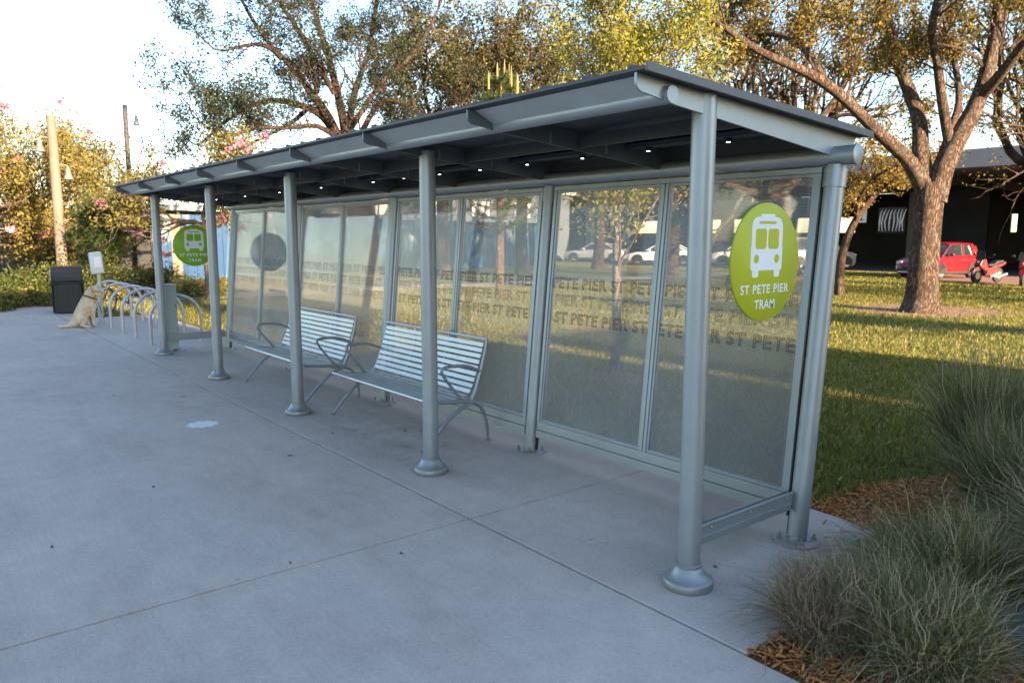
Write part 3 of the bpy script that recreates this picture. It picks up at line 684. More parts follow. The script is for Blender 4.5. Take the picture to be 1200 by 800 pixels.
# ---------------------------------------------------------------- ornamental grass clumps
def clump(x, y, R, H, n, mat_dry_frac, label, seed, w=.0022, droop=1.0, lean=(0, 0), name='grass_clump', mat=None):
    g = np.random.default_rng(seed)
    a = g.uniform(0, 2*PI, n); rb = R*.42*np.sqrt(g.random(n)); bx_ = x+rb*np.cos(a)*1.0; by_ = y+rb*np.sin(a)
    az = a+g.normal(0, .8, n); ln = H*g.uniform(.55, 1.2, n); out = g.uniform(.15, 1.0, n)*(.5+rb/(R*.42+1e-6)*.5)
    S = 7; T = np.linspace(0, 1, S)
    hx = (np.cos(az)*out)[:, None]; hy = (np.sin(az)*out)[:, None]
    hx = hx+lean[0]; hy = hy+lean[1]
    curl = (g.uniform(.3, 1.15, n)*droop)[:, None]
    q = T[None, :]
    horiz = ln[:, None]*(q*.30+q**2*.62*curl)
    vert = ln[:, None]*(q*1.0-q**2*.55*curl*np.hypot(hx, hy)*1.35)
    wob = g.normal(0, .026, (n, S))*q
    X = bx_[:, None]+hx*horiz+wob; Y = by_[:, None]+hy*horiz+g.normal(0, .018, (n, S))*q; Z = -.02+vert
    Z = np.maximum(Z, .003+.02*g.random((n, 1)))
    side = g.uniform(0, PI, n); sx = np.cos(side)[:, None]; sy = np.sin(side)[:, None]
    wd = w*g.uniform(.6, 1.3, n)[:, None]*(1-q**2*.85)
    A = np.stack([X-sx*wd, Y-sy*wd, Z], -1); B = np.stack([X+sx*wd, Y+sy*wd, Z], -1)
    V = np.stack([A, B], 2).reshape(-1, 3)
    base = np.arange(n)[:, None]*(2*S)
    Fc = np.concatenate([base+np.array([[2*k, 2*k+1, 2*k+3, 2*k+2]]) for k in range(S-1)])
    t = np.clip(g.normal(.43, .24, n), 0, .85); t[g.random(n) < mat_dry_frac] = .97
    t = np.concatenate([t+.06*k/(S-1) for k in range(S-1)])
    V = V - np.array([x, y, 0])
    o = np_mesh(name, V, Fc, mat or M['clump_green'], tint=t); o.location = (x, y, 0)
    tag(o, label, 'ornamental grass', 'tufted grasses in the mulch bed'); return o
clump(.74, .08, .42, .42, 3000, .3, 'low brownish grass tuft at the pointed corner of the mulch bed', 1, mat=M['clump_dry'], droop=1.6)
clump(.90, .25, .5, .46, 1500, .2, 'thin green tuft leaning over the concrete at the bed corner', 11, lean=(-.35, .1))
clump(1.16, .16, .5, .50, 3000, .3, 'matted grey brown grass clump along the bottom of the picture', 2, droop=1.7, w=.0026)
clump(.93, .86, .55, .60, 3600, .22, 'sprawling blue green grass clump beside the rounded pad corner', 3, lean=(-.3, -.05), droop=1.7, w=.0027)
clump(1.50, 1.50, .6, .88, 4400, .35, 'large pale straw streaked grass clump above the dark cover', 4, lean=(-.15, -.35), droop=1.6, w=.0027)
clump(.86, 2.25, .6, .84, 4200, .14, 'dense dark green grass clump behind the shelter corner post', 5, droop=1.35, w=.0027)
clump(.22, 3.45, .6, 1.0, 2600, .16, 'tall upright green grass clump against the lawn', 6, droop=.75, w=.003)
clump(1.15, 3.5, .65, 1.0, 2800, .22, 'tall grass clump with dry seed stalks at the right edge', 7, droop=.8, w=.003)
clump(1.45, 2.3, .6, .9, 4200, .3, 'grey green grass clump in the middle of the right edge', 8, droop=1.1)
clump(.55, 5.1, .5, .75, 2200, .1, 'small far grass clump at the lawn edge', 9, droop=.9, w=.003)

# ---------------------------------------------------------------- trees
def quads_from(centers, size, g, tint_mu=.45, tint_sd=.25, aspect=.5, clump_tint=None):
    n = len(centers)
    d = g.normal(size=(n, 3)); d /= np.linalg.norm(d, axis=1)[:, None]
    e = g.normal(size=(n, 3)); e = np.cross(d, e); e /= np.linalg.norm(e, axis=1)[:, None]
    s = (size*g.uniform(.6, 1.3, n))[:, None]
    D = d*s; E_ = e*s*aspect
    V = np.stack([centers-D, centers+E_, centers+D, centers-E_], 1).reshape(-1, 3)
    Fc = np.arange(n*4).reshape(n, 4)
    t = g.normal(tint_mu, tint_sd, n)
    if clump_tint is not None: t = t*.6+clump_tint*.4+.0
    return V, Fc, np.clip(t, 0, 1)
class Tree:
    def __init__(s, seed): s.g = np.random.default_rng(seed); s.mb = MB(); s.tips = []
    def limb(s, pts, rad, sides=9):
        P_ = [Vector(p) for p in pts]; out = []; R_ = []
        for i in range(len(P_)-1):
            p0 = P_[max(i-1, 0)]; p1 = P_[i]; p2 = P_[i+1]; p3 = P_[min(i+2, len(P_)-1)]
            for k in range(3):
                t = k/3; out.append(.5*((2*p1)+(p2-p0)*t+(2*p0-5*p1+4*p2-p3)*t*t+(-p0+3*p1-3*p2+p3)*t**3)); R_.append(rad[i]*(1-t)+rad[i+1]*t)
        out.append(P_[-1]); R_.append(rad[-1])
        s.mb.tube(out, R_, sides, cap=False); return out, R_
    def grow(s, p, d, ln, r, depth, upt=.12, wig=.22, kids=(3, 5), ang=(.5, .95), shrink=.68):
        g = s.g; n = 5 if depth > 1 else 4; pts = [Vector(p)]; d = Vector(d).normalized()
        for i in range(n):
            d = (d+Vector(g.normal(0, wig, 3))+Vector((0, 0, upt))).normalized(); pts.append(pts[-1]+d*ln/n)
        rad = [r*(1-.6*i/n) for i in range(n+1)]
        s.mb.tube(pts, rad, 8 if r > .08 else 5 if r > .025 else 4, cap=False)
        if depth <= 0:
            s.tips += [(tuple(q), ln) for q in pts[1:]]; return
        if depth == 1: s.tips += [(tuple(q), ln*.6) for q in pts[3:]]
        k = g.integers(*kids)
        for j in range(k):
            t = .35+.65*(j+g.random()*.8)/k; q = min(t, .999)*n; i0 = int(q); base = pts[i0].lerp(pts[i0+1], q-i0)
            dd = (pts[i0+1]-pts[i0]).normalized(); ax = dd.cross(Vector(g.normal(size=3))).normalized()
            nd = Matrix.Rotation(g.uniform(*ang), 3, ax) @ dd
            s.grow(base, nd, ln*shrink*g.uniform(.75, 1.15), r*(1-.6*t)*g.uniform(.55, .75), depth-1, upt, wig, kids, ang, shrink)
    def sprout(s, path, R_, every, ln, depth, start=.2, ang=(.6, 1.2), upt=.12, r_k=.55, **kw):
        g = s.g; N_ = len(path); L_ = sum((path[i+1]-path[i]).length for i in range(N_-1)); acc = 0; nxt = start*L_
        for i in range(N_-1):
            sg = (path[i+1]-path[i]); acc += sg.length
            while acc > nxt:
                dd = sg.normalized(); ax = dd.cross(Vector(g.normal(size=3))).normalized()
                nd = Matrix.Rotation(g.uniform(*ang), 3, ax) @ dd; nd.z += .15
                rr_ = R_[i]*r_k*g.uniform(.6, 1)
                s.grow(path[i], nd, ln*g.uniform(.6, 1.2), max(rr_*.8, .02), depth, upt, **kw); nxt += every*g.uniform(.6, 1.4)
        s.grow(path[-1], (path[-1]-path[-2]), ln, R_[-1], depth, upt, **kw)
    def finish(s, name, bark, leafm, label, cat, group, per_tip, size, spread, mu=.45, sd=.25, aspect=.5, crown_name='crown', blossoms=None, zmin=1.4):
        g = s.g; root = empty(name, tuple(s.base), 0, label, cat, group); bl = Vector(s.base)
        m = s.mb; m.v = [(v[0]-bl.x, v[1]-bl.y, v[2]-bl.z) for v in m.v]
        me = m.build('trunk', bark, root, smooth=True, ang=60)
        T = np.array([t[0] for t in s.tips]); n = len(T)
        ct = g.normal(mu, .22, n)
        idx = np.repeat(np.arange(n), g.poisson(per_tip, n))
        C_ = T[idx]+g.normal(0, spread, (len(idx), 3)); ok = C_[:, 2] > zmin; C_ = C_[ok]; idx = idx[ok]
        C_ -= np.array(s.base)
        V, Fc, t = quads_from(C_, size, g, mu, sd, aspect, ct[idx])
        np_mesh(crown_name, V, Fc, leafm, root, tint=t)
        if blossoms:
            nb = blossoms; pick = g.integers(0, n, nb); c = T[pick]-np.array(s.base)+g.normal(0, spread*1.1, (nb, 3))
            c = np.repeat(c, 22, 0); c += g.normal(0, .075, c.shape)
            V, Fc, t = quads_from(c, .075, g, .5, .3, .8); np_mesh('blossom', V, Fc, M['pink'], root, tint=t)
        return root

# big live oak at the right, limbs surveyed
T_ = Tree(21); D0 = 22.0
def A(px, py, dd=0): return Vector(at(px, py, D0+dd))
T_.base = (float(A(1079, 362).x), float(A(1079, 362).y), -.03)
b0 = Vector(T_.base)
tr, trr = T_.limb([b0+Vector((0, 0, -.1)), b0+Vector((0, 0, .12)), b0+Vector((0, 0, .45)), A(1082, 318), A(1085, 280), A(1088, 245), A(1091, 214)], [.58, .48, .385, .355, .33, .33, .35], 22)
for pts, rad, ev, ln, dp in (
    ([A(1095, 236), A(1106, 196, .1), A(1124, 160, .3), A(1146, 118, .5), A(1160, 72, .6), A(1170, 20, .7), A(1178, -60, .8), A(1190, -160, .6)], [.28, .25, .22, .19, .165, .145, .11, .06], .7, 1.9, 2),
    ([A(1150, 112, .5), A(1172, 88, .0), A(1200, 52, -.5), A(1240, 10, -1)], [.15, .12, .10, .07], .7, 1.6, 2),
    ([A(1087, 232), A(1079, 180, .2), A(1077, 140, .4), A(1062, 98, .6), A(1046, 52, .7), A(1036, 0, .8), A(1026, -90, 1.)], [.24, .20, .175, .155, .14, .125, .07], .8, 1.7, 2),
    ([A(1086, 228), A(1066, 190, -.4), A(1030, 156, -.9), A(992, 118, -1.5), A(958, 92, -2.0), A(925, 76, -2.4), A(890, 60, -2.7), A(850, 33, -3), A(812, 8, -3.2)], [.24, .18, .15, .135, .12, .10, .085, .07, .05], .8, 1.3, 2),
    ([A(968, 100, -1.8), A(945, 60, -1.2), A(918, 42, -.8), A(880, 40, -.4), A(838, 58, 0)], [.10, .09, .075, .06, .04], .7, 1.2, 2),
    ([A(1112, 165, .2), A(1104, 118, .0), A(1098, 70, -.3), A(1092, 35, -.5), A(1101, -10, -.8), A(1110, -80, -1)], [.13, .115, .10, .095, .085, .05], .6, 1.4, 2),
    ([A(1100, 195, .5), A(1112, 160, 1.5), A(1124, 118, 2.6), A(1118, 70, 3.5), A(1105, 20, 4)], [.14, .11, .09, .075, .05], .6, 1.4, 2),
):
    p_, r_ = T_.limb(pts, rad, 14)
    T_.sprout(p_, r_, ev, ln, dp, start=.38, kids=(3, 5))
T_.finish('oak_tree', M['bark'], M['oak_leaf'], 'large forked oak with furrowed bark in front of the red car', 'tree', 'oak trees on the lawn', 15, .055, .11, .55, .28, .5, zmin=3.4)

# spreading oak behind the shelter, left of the middle
T_ = Tree(33); D0 = 30
T_.base = (float(at(430, 334, 30)[0]), float(at(430, 334, 30)[1]), -.03); b0 = Vector(T_.base)
T_.limb([b0+Vector((0, 0, -.1)), b0+Vector((0, 0, .3)), A(428, 300), A(424, 262), A(415, 215), A(405, 175)], [.8, .62, .52, .48, .46, .42], 16)
for pts, rad in (
    ([A(406, 182), A(390, 150), A(372, 132, .3), A(345, 122, .4), A(318, 118, .3), A(285, 128, 0), A(258, 148, -.4), A(236, 168, -.8)], [.30, .24, .18, .15, .12, .10, .07, .04]),
    ([A(403, 178), A(385, 138, -.6), A(362, 105, -1), A(345, 82, -1.4), A(325, 62, -1.8), A(300, 52, -2.0), A(262, 60, -2.2)], [.26, .22, .17, .14, .11, .08, .04]),
    ([A(408, 172), A(398, 120), A(386, 70, .5), A(372, 25, .8), A(355, -30, 1.)], [.24, .19, .15, .12, .07]),
    ([A(409, 172), A(412, 125, 1), A(420, 95, 1.5), A(432, 60, 2.), A(440, 10, 2.3), A(450, -60, 2.6)], [.22, .17, .15, .12, .10, .06]),
    ([A(412, 180), A(432, 140, -.5), A(450, 118, -.8), A(478, 122, -1), A(500, 138, -1.2), A(530, 132, -1.4)], [.17, .13, .11, .09, .07, .04]),
    ([A(360, 128, .3), A(340, 145, .0), A(315, 158, -.3), A(285, 172, -.6), A(255, 184, -1)], [.12, .09, .07, .055, .03]),
    ([A(412, 150, 1), A(445, 100, 1.4), A(478, 70, 1.6), A(505, 30, 1.8), A(525, -20, 2)], [.14, .11, .09, .07, .04]),
    ([A(392, 110, -.4), A(352, 40, -1.2), A(325, 0, -1.6), A(300, -40, -2)], [.13, .10, .08, .05]),
    ([A(400, 165), A(372, 148, -1), A(340, 150, -1.6), A(300, 150, -2.4), A(262, 160, -3), A(225, 135, -3.3)], [.15, .11, .09, .07, .055, .035]),
    ([A(330, 70, -1.7), A(300, 30, -1.6), A(278, -10, -1.4)], [.11, .08, .05]),
):
    rad = [q*.8 for q in rad]; p_, r_ = T_.limb(pts, rad, 9); T_.sprout(p_, r_, .62, 1.5, 3, start=.25, kids=(3, 5), shrink=.66, wig=.28)
T_.finish('oak_tree', M['bark_dark'], M['oak_dark'], 'wide spreading dark oak rising alone against the pale sky', 'tree', 'oak trees on the lawn', 3.6, .05, .12, .35, .25, .5, zmin=4.4)

def gen_oak(px, py, dist, H, spread, seed, leafm, label, lean=(0, 0), bark='bark_dark', per=9, size=.06, r0=.32, fork=.28, nl=5, sp=.13, mu=.5, depth=3, zmin=2.6, name='oak_tree', group='oak trees on the lawn', el=(.5, 1.1), blossoms=None, upt=.12, xy=None):
    t = Tree(seed); b = at(px, py, dist) if xy is None else xy; t.base = (float(b[0]), float(b[1]), -.03); g = t.g
    b0 = Vector(t.base); top = b0+Vector((lean[0]*fork*H, lean[1]*fork*H, fork*H))
    t.limb([b0+Vector((0, 0, -.1)), b0+Vector((0, 0, .3)), b0.lerp(top, .5)+Vector((g.normal(0, .1), g.normal(0, .1), 0)), top], [r0*1.5, r0*1.1, r0*.95, r0*.9], 12)
    for k in range(nl):
        a = 2*PI*(k+g.uniform(-.3, .3))/nl; e = g.uniform(*el)
        if k == 0: e = 1.35
        d = Vector((math.cos(a)*math.cos(e)*spread+lean[0]*.6, math.sin(a)*math.cos(e)*spread+lean[1]*.6, math.sin(e)))
        t.grow(top-Vector((0, 0, .1)), d, (H-fork*H)*.56*(1+.25*(spread-1)), r0*.6, depth, upt)
    return t.finish(name, M[bark], M[leafm], label, 'tree', group, per, size, sp, mu, zmin=zmin, blossoms=blossoms)
gen_oak(520, 326, 38, 13.5, 1.1, 41, 'oak_mid', 'olive brown oak behind the shelter between dark oak and yellow tree', per=24, size=.085, sp=.2, zmin=4, upt=.14)
gen_oak(612, 322, 40, 14, 1.1, 42, 'oak_mid', 'dark olive oak directly behind the small pine', per=24, size=.085, sp=.2, zmin=4)
gen_oak(785, 330, 33, 12.5, 1.1, 43, 'oak_mid', 'oak behind the yellow green tree, left of the forked pair', per=9, size=.06, zmin=3.6)
gen_oak(862, 335, 30, 12, 1.2, 44, 'oak_leaf', 'leaning oak with pale lit limbs above the shelter roof corner', lean=(.3, .1), bark='bark', per=6, size=.058, zmin=3.6, nl=6)
gen_oak(930, 332, 34, 13, 1.2, 45, 'oak_leaf', 'orange leaved oak standing farther back above the roof end', lean=(-.25, .1), bark='bark', per=7, size=.06, zmin=3.6, nl=6)
gen_oak(1300, 335, 33, 12.5, 1.4, 46, 'oak_leaf', 'background oak seen between the limbs of the large forked oak', lean=(-.45, -.1), bark='bark', per=6, size=.06, zmin=4.4, nl=6)
gen_oak(1325, 345, 32, 10.5, 1.3, 47, 'oak_leaf', 'oak whose long limb reaches in from the right edge', lean=(-.2, .0), bark='bark', per=7, size=.055, zmin=3.4, nl=7, el=(.25, .9))
gen_oak(700, 325, 46, 14.5, 1.2, 49, 'oak_dark', 'far dark oak filling the gap behind the yellow green tree', per=12, size=.08, sp=.3, zmin=4.5)
gen_oak(0, 0, 0, 6.5, .6, 81, 'oak_leaf', 'oak out to the right that throws a long shadow band over the lawn', xy=(9.5, 15.6), per=8)
gen_oak(0, 0, 0, 9, 1.1, 82, 'oak_leaf', 'second oak out to the right whose shadow crosses the far lawn', xy=(14, 25), per=8)
# small leaning tree beside the corner post
T_ = Tree(48); D0 = 27; T_.base = (float(at(984, 336, 27)[0]), float(at(984, 336, 27)[1]), -.03); b0 = Vector(T_.base)
T_.limb([b0, A(985, 310), A(992, 282), A(1003, 258), A(1018, 236)], [.16, .14, .125, .115, .105], 9)
for pts, rad in (([A(1018, 236), A(1036, 218), A(1060, 206), A(1076, 204)], [.10, .085, .06, .04]), ([A(1003, 258), A(1008, 230, -1), A(1030, 205, -1.5), A(1058, 192, -2)], [.08, .07, .055, .03]), ([A(1018, 236), A(1010, 205, .5), A(1015, 170, 1)], [.07, .05, .03])):
    p_, r_ = T_.limb(pts, rad, 7); T_.sprout(p_, r_, .5, .9, 2, start=.1)
T_.finish('young_oak_tree', M['bark'], M['oak_leaf'], 'small crooked tree leaning right beside the corner post', 'tree', None, 7, .05, .16, .75, .2, .5, zmin=2.4)
# slender yellow-green tree close behind the glass
T_ = Tree(50); T_.base = (-4.57, 4.2, -.03); b0 = Vector(T_.base)
p_, r_ = T_.limb([b0, b0+Vector((0, 0, .1)), b0+Vector((.01, .01, .9)), b0+Vector((-.03, .03, 1.8)), b0+Vector((-.05, .05, 3.0)), b0+Vector((-.1, .1, 4.4)), b0+Vector((-.1, .1, 5.4))], [.085, .072, .062, .056, .045, .03, .014], 10)
T_.sprout(p_, r_, .17, 1.15, 2, start=.28, ang=(.6, 1.05), upt=.16, wig=.16, kids=(4, 6), shrink=.66)
T_.finish('slender_tree', M['bark_pale'], M['yellow_leaf'], 'slender young tree with yellow green crown close behind the glass wall', 'tree', None, 15, .03, .10, .5, .25, .45, zmin=1.75)
# small pine
T_ = Tree(52); b = at(586, 345, 25); T_.base = (float(b[0]), float(b[1]), -.03); b0 = Vector(T_.base); root = empty('pine_tree', T_.base, 0, 'small pine with reddish trunk and upright candles above the roof', 'tree')
m = MB(); m.tube([(0, 0, 0), (0, 0, 2.5), (.05, 0, 5.2), (.05, 0, 6.9)], [.15, .12, .08, .03], 10)
g = T_.g; tips = []
for z in np.arange(2.1, 6.9, .33):
    for k in range(5):
        a = g.uniform(0, 2*PI); ln = (7.4-z)*.30*g.uniform(.7, 1.1)+.25
        e = Vector((math.cos(a)*ln, math.sin(a)*ln, z+ln*.35)); m.tube([(.03, 0, z), (e.x*.6, e.y*.6, z+ln*.12), tuple(e)], [.03, .02, .01], 5, cap=False)
        for q in (.35, .55, .75, 1): tips.append((e.x*q+g.normal(0, .05), e.y*q+g.normal(0, .05), z+ln*.35*q*q))
m.build('trunk', M['bark_pine'], root)
tips = np.array(tips); n = 150; C_ = np.repeat(tips, n, 0); d = g.normal(size=C_.shape); d[:, 2] += .35; d /= np.linalg.norm(d, axis=1)[:, None]
e = np.cross(d, g.normal(size=d.shape)); e /= np.linalg.norm(e, axis=1)[:, None]; ln = g.uniform(.14, .26, len(d))[:, None]
V = np.stack([C_-e*.004, C_+e*.004, C_+d*ln], 1).reshape(-1, 3); np_mesh('crown', V, np.arange(len(V)).reshape(-1, 3), M['pine'], root, tint=np.clip(g.normal(.5, .25, len(d)), 0, 1))
for k in range(11):
    m = MB(); a = g.uniform(0, 2*PI); r_ = g.uniform(0, .75); x, y = r_*math.cos(a), r_*math.sin(a); z = 6.9-r_*.9
    m.tube([(x, y, z), (x, y, z+.35), (x, y, z+.55*g.uniform(.8, 1.2))], [.035, .028, .008], 6)
    m.build('candle', M['candle'], root)

# pink flowering trees left
gen_oak(50, 333, 34, 7.2, 1.3, 61, 'orchid_leaf', 'yellow leaved flowering tree with pink blossom behind the wooden lamp pole', bark='bark', per=48, size=.06, r0=.11, fork=.25, nl=9, sp=.24, mu=.66, depth=2, zmin=.9, name='orchid_tree', group='pink flowering trees', el=(.2, 1.0), blossoms=20, upt=.05)
gen_oak(-45, 336, 31, 6.8, 1.3, 62, 'orchid_leaf', 'yellow leaved flowering tree cut by the left edge of the picture', bark='bark', per=48, size=.06, r0=.11, fork=.25, nl=9, sp=.24, mu=.62, depth=2, zmin=.9, name='orchid_tree', group='pink flowering trees', el=(.2, 1.0), blossoms=30, upt=.05)
gen_oak(114, 333, 34.5, 5.0, 1.3, 63, 'olive_leaf', 'darker leafy tree between the two lamp poles', bark='bark', per=50, size=.06, r0=.12, fork=.28, nl=7, sp=.2, mu=.3, depth=2, zmin=.7, name='leafy_tree', group='leafy trees behind the hedge', el=(.1, 1.0), blossoms=8, upt=.03)
gen_oak(247, 349, 24.3, 5.3, 1.35, 64, 'orchid_leaf', 'flowering tree with pink blossom behind the far end of the shelter', bark='bark_pale', per=32, size=.055, r0=.115, fork=.42, nl=8, sp=.17, mu=.42, depth=2, zmin=2.1, name='orchid_tree', group='pink flowering trees', el=(.12, .8), blossoms=38, upt=.05)
# dark round pine-like bush left
g = np.random.default_rng(70); b = at(122, 330, 27.5); root = empty('bushy_pine', (float(b[0]), float(b[1]), -.03), 0, 'dark bushy pine left of the tall thin lamp post', 'tree')
MB().tube([(0, 0, 0), (0, 0, 2.6)], [.08, .04], 8).build('trunk', M['bark_dark'], root)
n = 160; dd = g.normal(size=(n, 3)); dd /= np.linalg.norm(dd, axis=1)[:, None]; cc = dd*g.uniform(.3, 1, n)[:, None]*np.array([.85, .85, 1.0])+np.array([0, 0, 2.2])
C_ = np.repeat(cc, 130, 0); d = np.repeat(dd, 130, 0)*.8+g.normal(size=C_.shape)*.7; d /= np.linalg.norm(d, axis=1)[:, None]; e = np.cross(d, g.normal(size=d.shape)); e /= np.linalg.norm(e, axis=1)[:, None]
V = np.stack([C_-e*.007, C_+e*.007, C_+d*g.uniform(.15, .32, len(d))[:, None]], 1).reshape(-1, 3)
np_mesh('crown', V, np.arange(len(V)).reshape(-1, 3), M['pine'], root, tint=np.clip(g.normal(.45, .3, len(d)), 0, 1))

# shrubs of the hedge
def shrub(x, y, rx, ry, h, seed, label, leafm='hedge', n=2600, size=.045, name='shrub', group='low shrubs along the planting bed', cat='shrub'):
    g = np.random.default_rng(seed); root = empty(name, (x, y, -.02), 0, label, cat, group)
    st = MB()
    for k in range(7):
        a = g.uniform(0, 2*PI); st.tube([(0, 0, 0), (math.cos(a)*rx*.3, math.sin(a)*ry*.3, h*.4), (math.cos(a)*rx*.6, math.sin(a)*ry*.6, h*.75)], [.02, .014, .006], 5)
    st.build('stem', M['bark_dark'], root)
    nb = 26; bc = g.normal(size=(nb, 3)); bc /= np.linalg.norm(bc, axis=1)[:, None]; bc = np.abs(bc*np.array([1, 1, 1]))*np.sign(g.normal(size=(nb, 3))); bc[:, 2] = np.abs(bc[:, 2])
    bc *= g.uniform(.45, .95, nb)[:, None]; bc = bc*np.array([rx, ry, h*.85]); bc[:, 2] += h*.12
    idx = g.integers(0, nb, n); C_ = bc[idx]+g.normal(0, 1, (n, 3))*np.array([rx, ry, h])*.17; C_ = C_[C_[:, 2] > .02]
    V, Fc, t = quads_from(C_, size, g, .45, .28, .5); np_mesh('foliage', V, Fc, M[leafm], root, tint=t); return root
hs = [(0, 339, 26.2, 1.2, .85), (38, 338, 27, 1.2, .9), (72, 337, 27.6, 1.2, .95), (112, 336, 28, 1.3, 1.05), (150, 337, 27.5, 1.3, 1.0), (188, 338, 27, 1.2, .95), (-28, 343, 25, 1.2, .7)]
hl = ['clipped dark shrub at the left edge beyond the plaza', 'dark shrub behind the leaves left of the wooden pole', 'dark shrub directly behind the litter bin', 'tallest dark shrub right of the litter bin', 'dark shrub behind the bicycle and rack', 'dark shrub left of the pale leafy bushes', 'low shrub at the very left edge']
for i, ((px, py, ds, r_, h), lb) in enumerate(zip(hs, hl)):
    b = at(px, py, ds); shrub(b[0], b[1], r_, 1.1, h, 100+i, lb, n=5200)
ls = [(10, 350, 23.9, .6, .40), (35, 348, 24.6, .6, .42), (60, 349, 24.2, .5, .35), (132, 346, 25.0, .6, .5), (215, 342, 25.6, .65, .62), (240, 341, 25.9, .6, .6), (262, 341, 25.9, .6, .55), (-12, 353, 23.0, .6, .4)]
ll = ['small bright shrub nearest the left edge of the plaza', 'small bright shrub between pole and left edge', 'small shrub just left of the litter bin', 'sunlit shrub right of the litter bin beside the dog', 'pale leafy bush left of the far round lime sign', 'pale leafy bush beneath the far round lime sign', 'pale leafy bush at the foot of the blue fence', 'small shrub on the corner at the left edge']
for i, ((px, py, ds, r_, h), lb) in enumerate(zip(ls, ll)):
    b = at(px, py, ds); shrub(b[0], b[1], r_, .5, h, 130+i, lb, 'olive_leaf', 1800, .04, group='small bright shrubs in the bed')

# ---------------------------------------------------------------- street furniture
def bell_lamp(parent, x, y, z, ang, arm, mat):
    dx, dy = math.cos(ang), math.sin(ang)
    a = MB().tube([(x, y, z), (x+dx*arm*.6, y+dy*arm*.6, z+.03), (x+dx*arm, y+dy*arm, z)], .022, 8).build('lamp_arm', mat, parent)
    MB().lathe((x+dx*arm, y+dy*arm, z-.42), [(.14, 0), (.15, .012), (.11, .11), (.08, .20), (.075, .28), (.05, .34), (.03, .42)], 18).build('lamp_shade', mat, parent)
def lamp_post(x, y, H, r, matp, matl, label, heads, name='lamp_post'):
    t = empty(name, (x, y, -.02), 0, label, 'lamp post', 'lamp posts beyond the plaza')
    MB().tube([(0, 0, 0), (0, 0, H*.5), (0, 0, H-.01), (0, 0, H)], [r, r*.9, r*.78, r*.7], 16).build('pole', matp, t)
    for (z, ang, arm) in heads: bell_lamp(t, 0, 0, z, ang, arm, matl)
    return t
M['lamp_tan'] = mat_simple('tan_lamp_metal', (.20, .16, .14), .5, .2)
M['lamp_grey'] = mat_simple('grey_lamp_metal', (.12, .14, .17), .5, .3)
lamp_post(-25.25, .86, 5.55, .165, M['wood_pole'], M['lamp_tan'], 'thick pale wooden lamp pole rising behind the litter bin', [(4.85, -PI/2, .36), (4.05, PI/2+.1, .36)])
lamp_post(-34.65, 5.05, 7.5, .125, M['grey_pole'], M['lamp_grey'], 'tall thin grey lamp post left of the shelter roof', [(7.1, PI/2-.15, .42)])
b = at(66, 332, 46); lamp_post(b[0], b[1], 7.0, .12, M['grey_pole'], M['lamp_grey'], 'distant lamp post half hidden behind the wooden pole', [(6.7, PI/2, .42)])

# litter bin
lb_ = empty('litter_bin', (-18.92, .02, 0), math.radians(-10), 'black ribbed litter bin with domed hood beside the dog', 'litter bin')
m = MB(); m.prism([(-.33, -.24), (-.24, -.33), (.24, -.33), (.33, -.24), (.33, .24), (.24, .33), (-.24, .33), (-.33, .24)], 'z', .02, .72)
m.build('body', M['black_plastic'], lb_, smooth=False, bevel=.01)
m = MB()
for k in range(9):
    o_ = -.26+k*.065
    for s in (-1, 1): m.box((o_, s*.332, .37), (.028, .02, .66)); m.box((s*.332, o_, .37), (.02, .028, .66))
m.build('rib', M['black_plastic'], lb_, smooth=False, bevel=.004)
MB().box((0, 0, .74), (.74, .74, .045)).build('rim', M['black_plastic'], lb_, bevel=.015)
m = MB(); hood = [(-.34, .765), (-.34, .88), (-.28, 1.06), (-.20, 1.13), (.20, 1.13), (.28, 1.06), (.34, .88), (.34, .765)]
m.prism(hood, 'y', -.33, .33); hd_ = m.build('hood', M['black_plastic'], lb_, smooth=False, bevel=.03)
m = MB()
for s in (-.2, 0, .2): m.box((s*0-.0, s-.0, 0), (.01, .14, .18))
op = MB(); op.box((0, -.334, .93), (.44, .012, .20)); op.build('opening', M['dark_gap'], hd_, smooth=False, bevel=.01)
op = MB()
for s in (-.2, 0., .2): op.box((s, -.345, .93), (.035, .02, .24))
op.build('grille', M['galv'], hd_, smooth=False, bevel=.004)

# bike racks
for k, x in enumerate([-11.62, -12.72, -13.72, -14.78, -15.86, -16.9]):
    labs = ['nearest grey hoop of the bicycle rack behind the pale green box', 'second hoop from the shelter in the bicycle rack', 'third hoop from the shelter in the bicycle rack', 'fourth hoop from the shelter in the bicycle rack', 'fifth hoop of the rack directly beside the dog', 'farthest hoop of the rack behind the dog']
    pts = [(x, .12, 0), (x, .12, .42)]+[(x, .545-.425*math.cos(a), .42+.425*math.sin(a)) for a in np.linspace(.15, PI-.15, 14)]+[(x, .97, .42), (x, .97, 0)]
    t = empty('bike_rack_hoop', (0, 0, 0), 0, labs[k], 'bike rack', 'hoops of the bicycle rack')
    t.location = (x, .12, 0)
    m = MB().tube([(p[0]-x, p[1]-.12, p[2]) for p in pts], .030, 12).build('hoop', M['galv'], t)
    for yy in (0, .85): MB().lathe((0, yy, 0), [(.065, 0), (.065, .008), (.03, .010)], 16).build('base_plate', M['galv'], t)
# pale green box pedestal
t = empty('utility_pedestal', (-10.66, .17, 0), 0, 'tall narrow pale green box behind the last front post', 'utility box')
MB().box((0, 0, .56), (.15, .26, 1.02)).build('body', M['pale_green'], t, bevel=.012)
MB().box((0, 0, 1.08), (.17, .28, .03)).build('cap', M['pale_green'], t, bevel=.008)
MB().lathe((0, .12, 0), [(.12, 0), (.12, .012), (.06, .03), (.05, .06)], 20).build('foot', M['galv'], t)
MB().lathe((.082, .1, .75), [(.018, 0), (.018, .008)], 12, 'x').build('lock', M['bolt'], t)
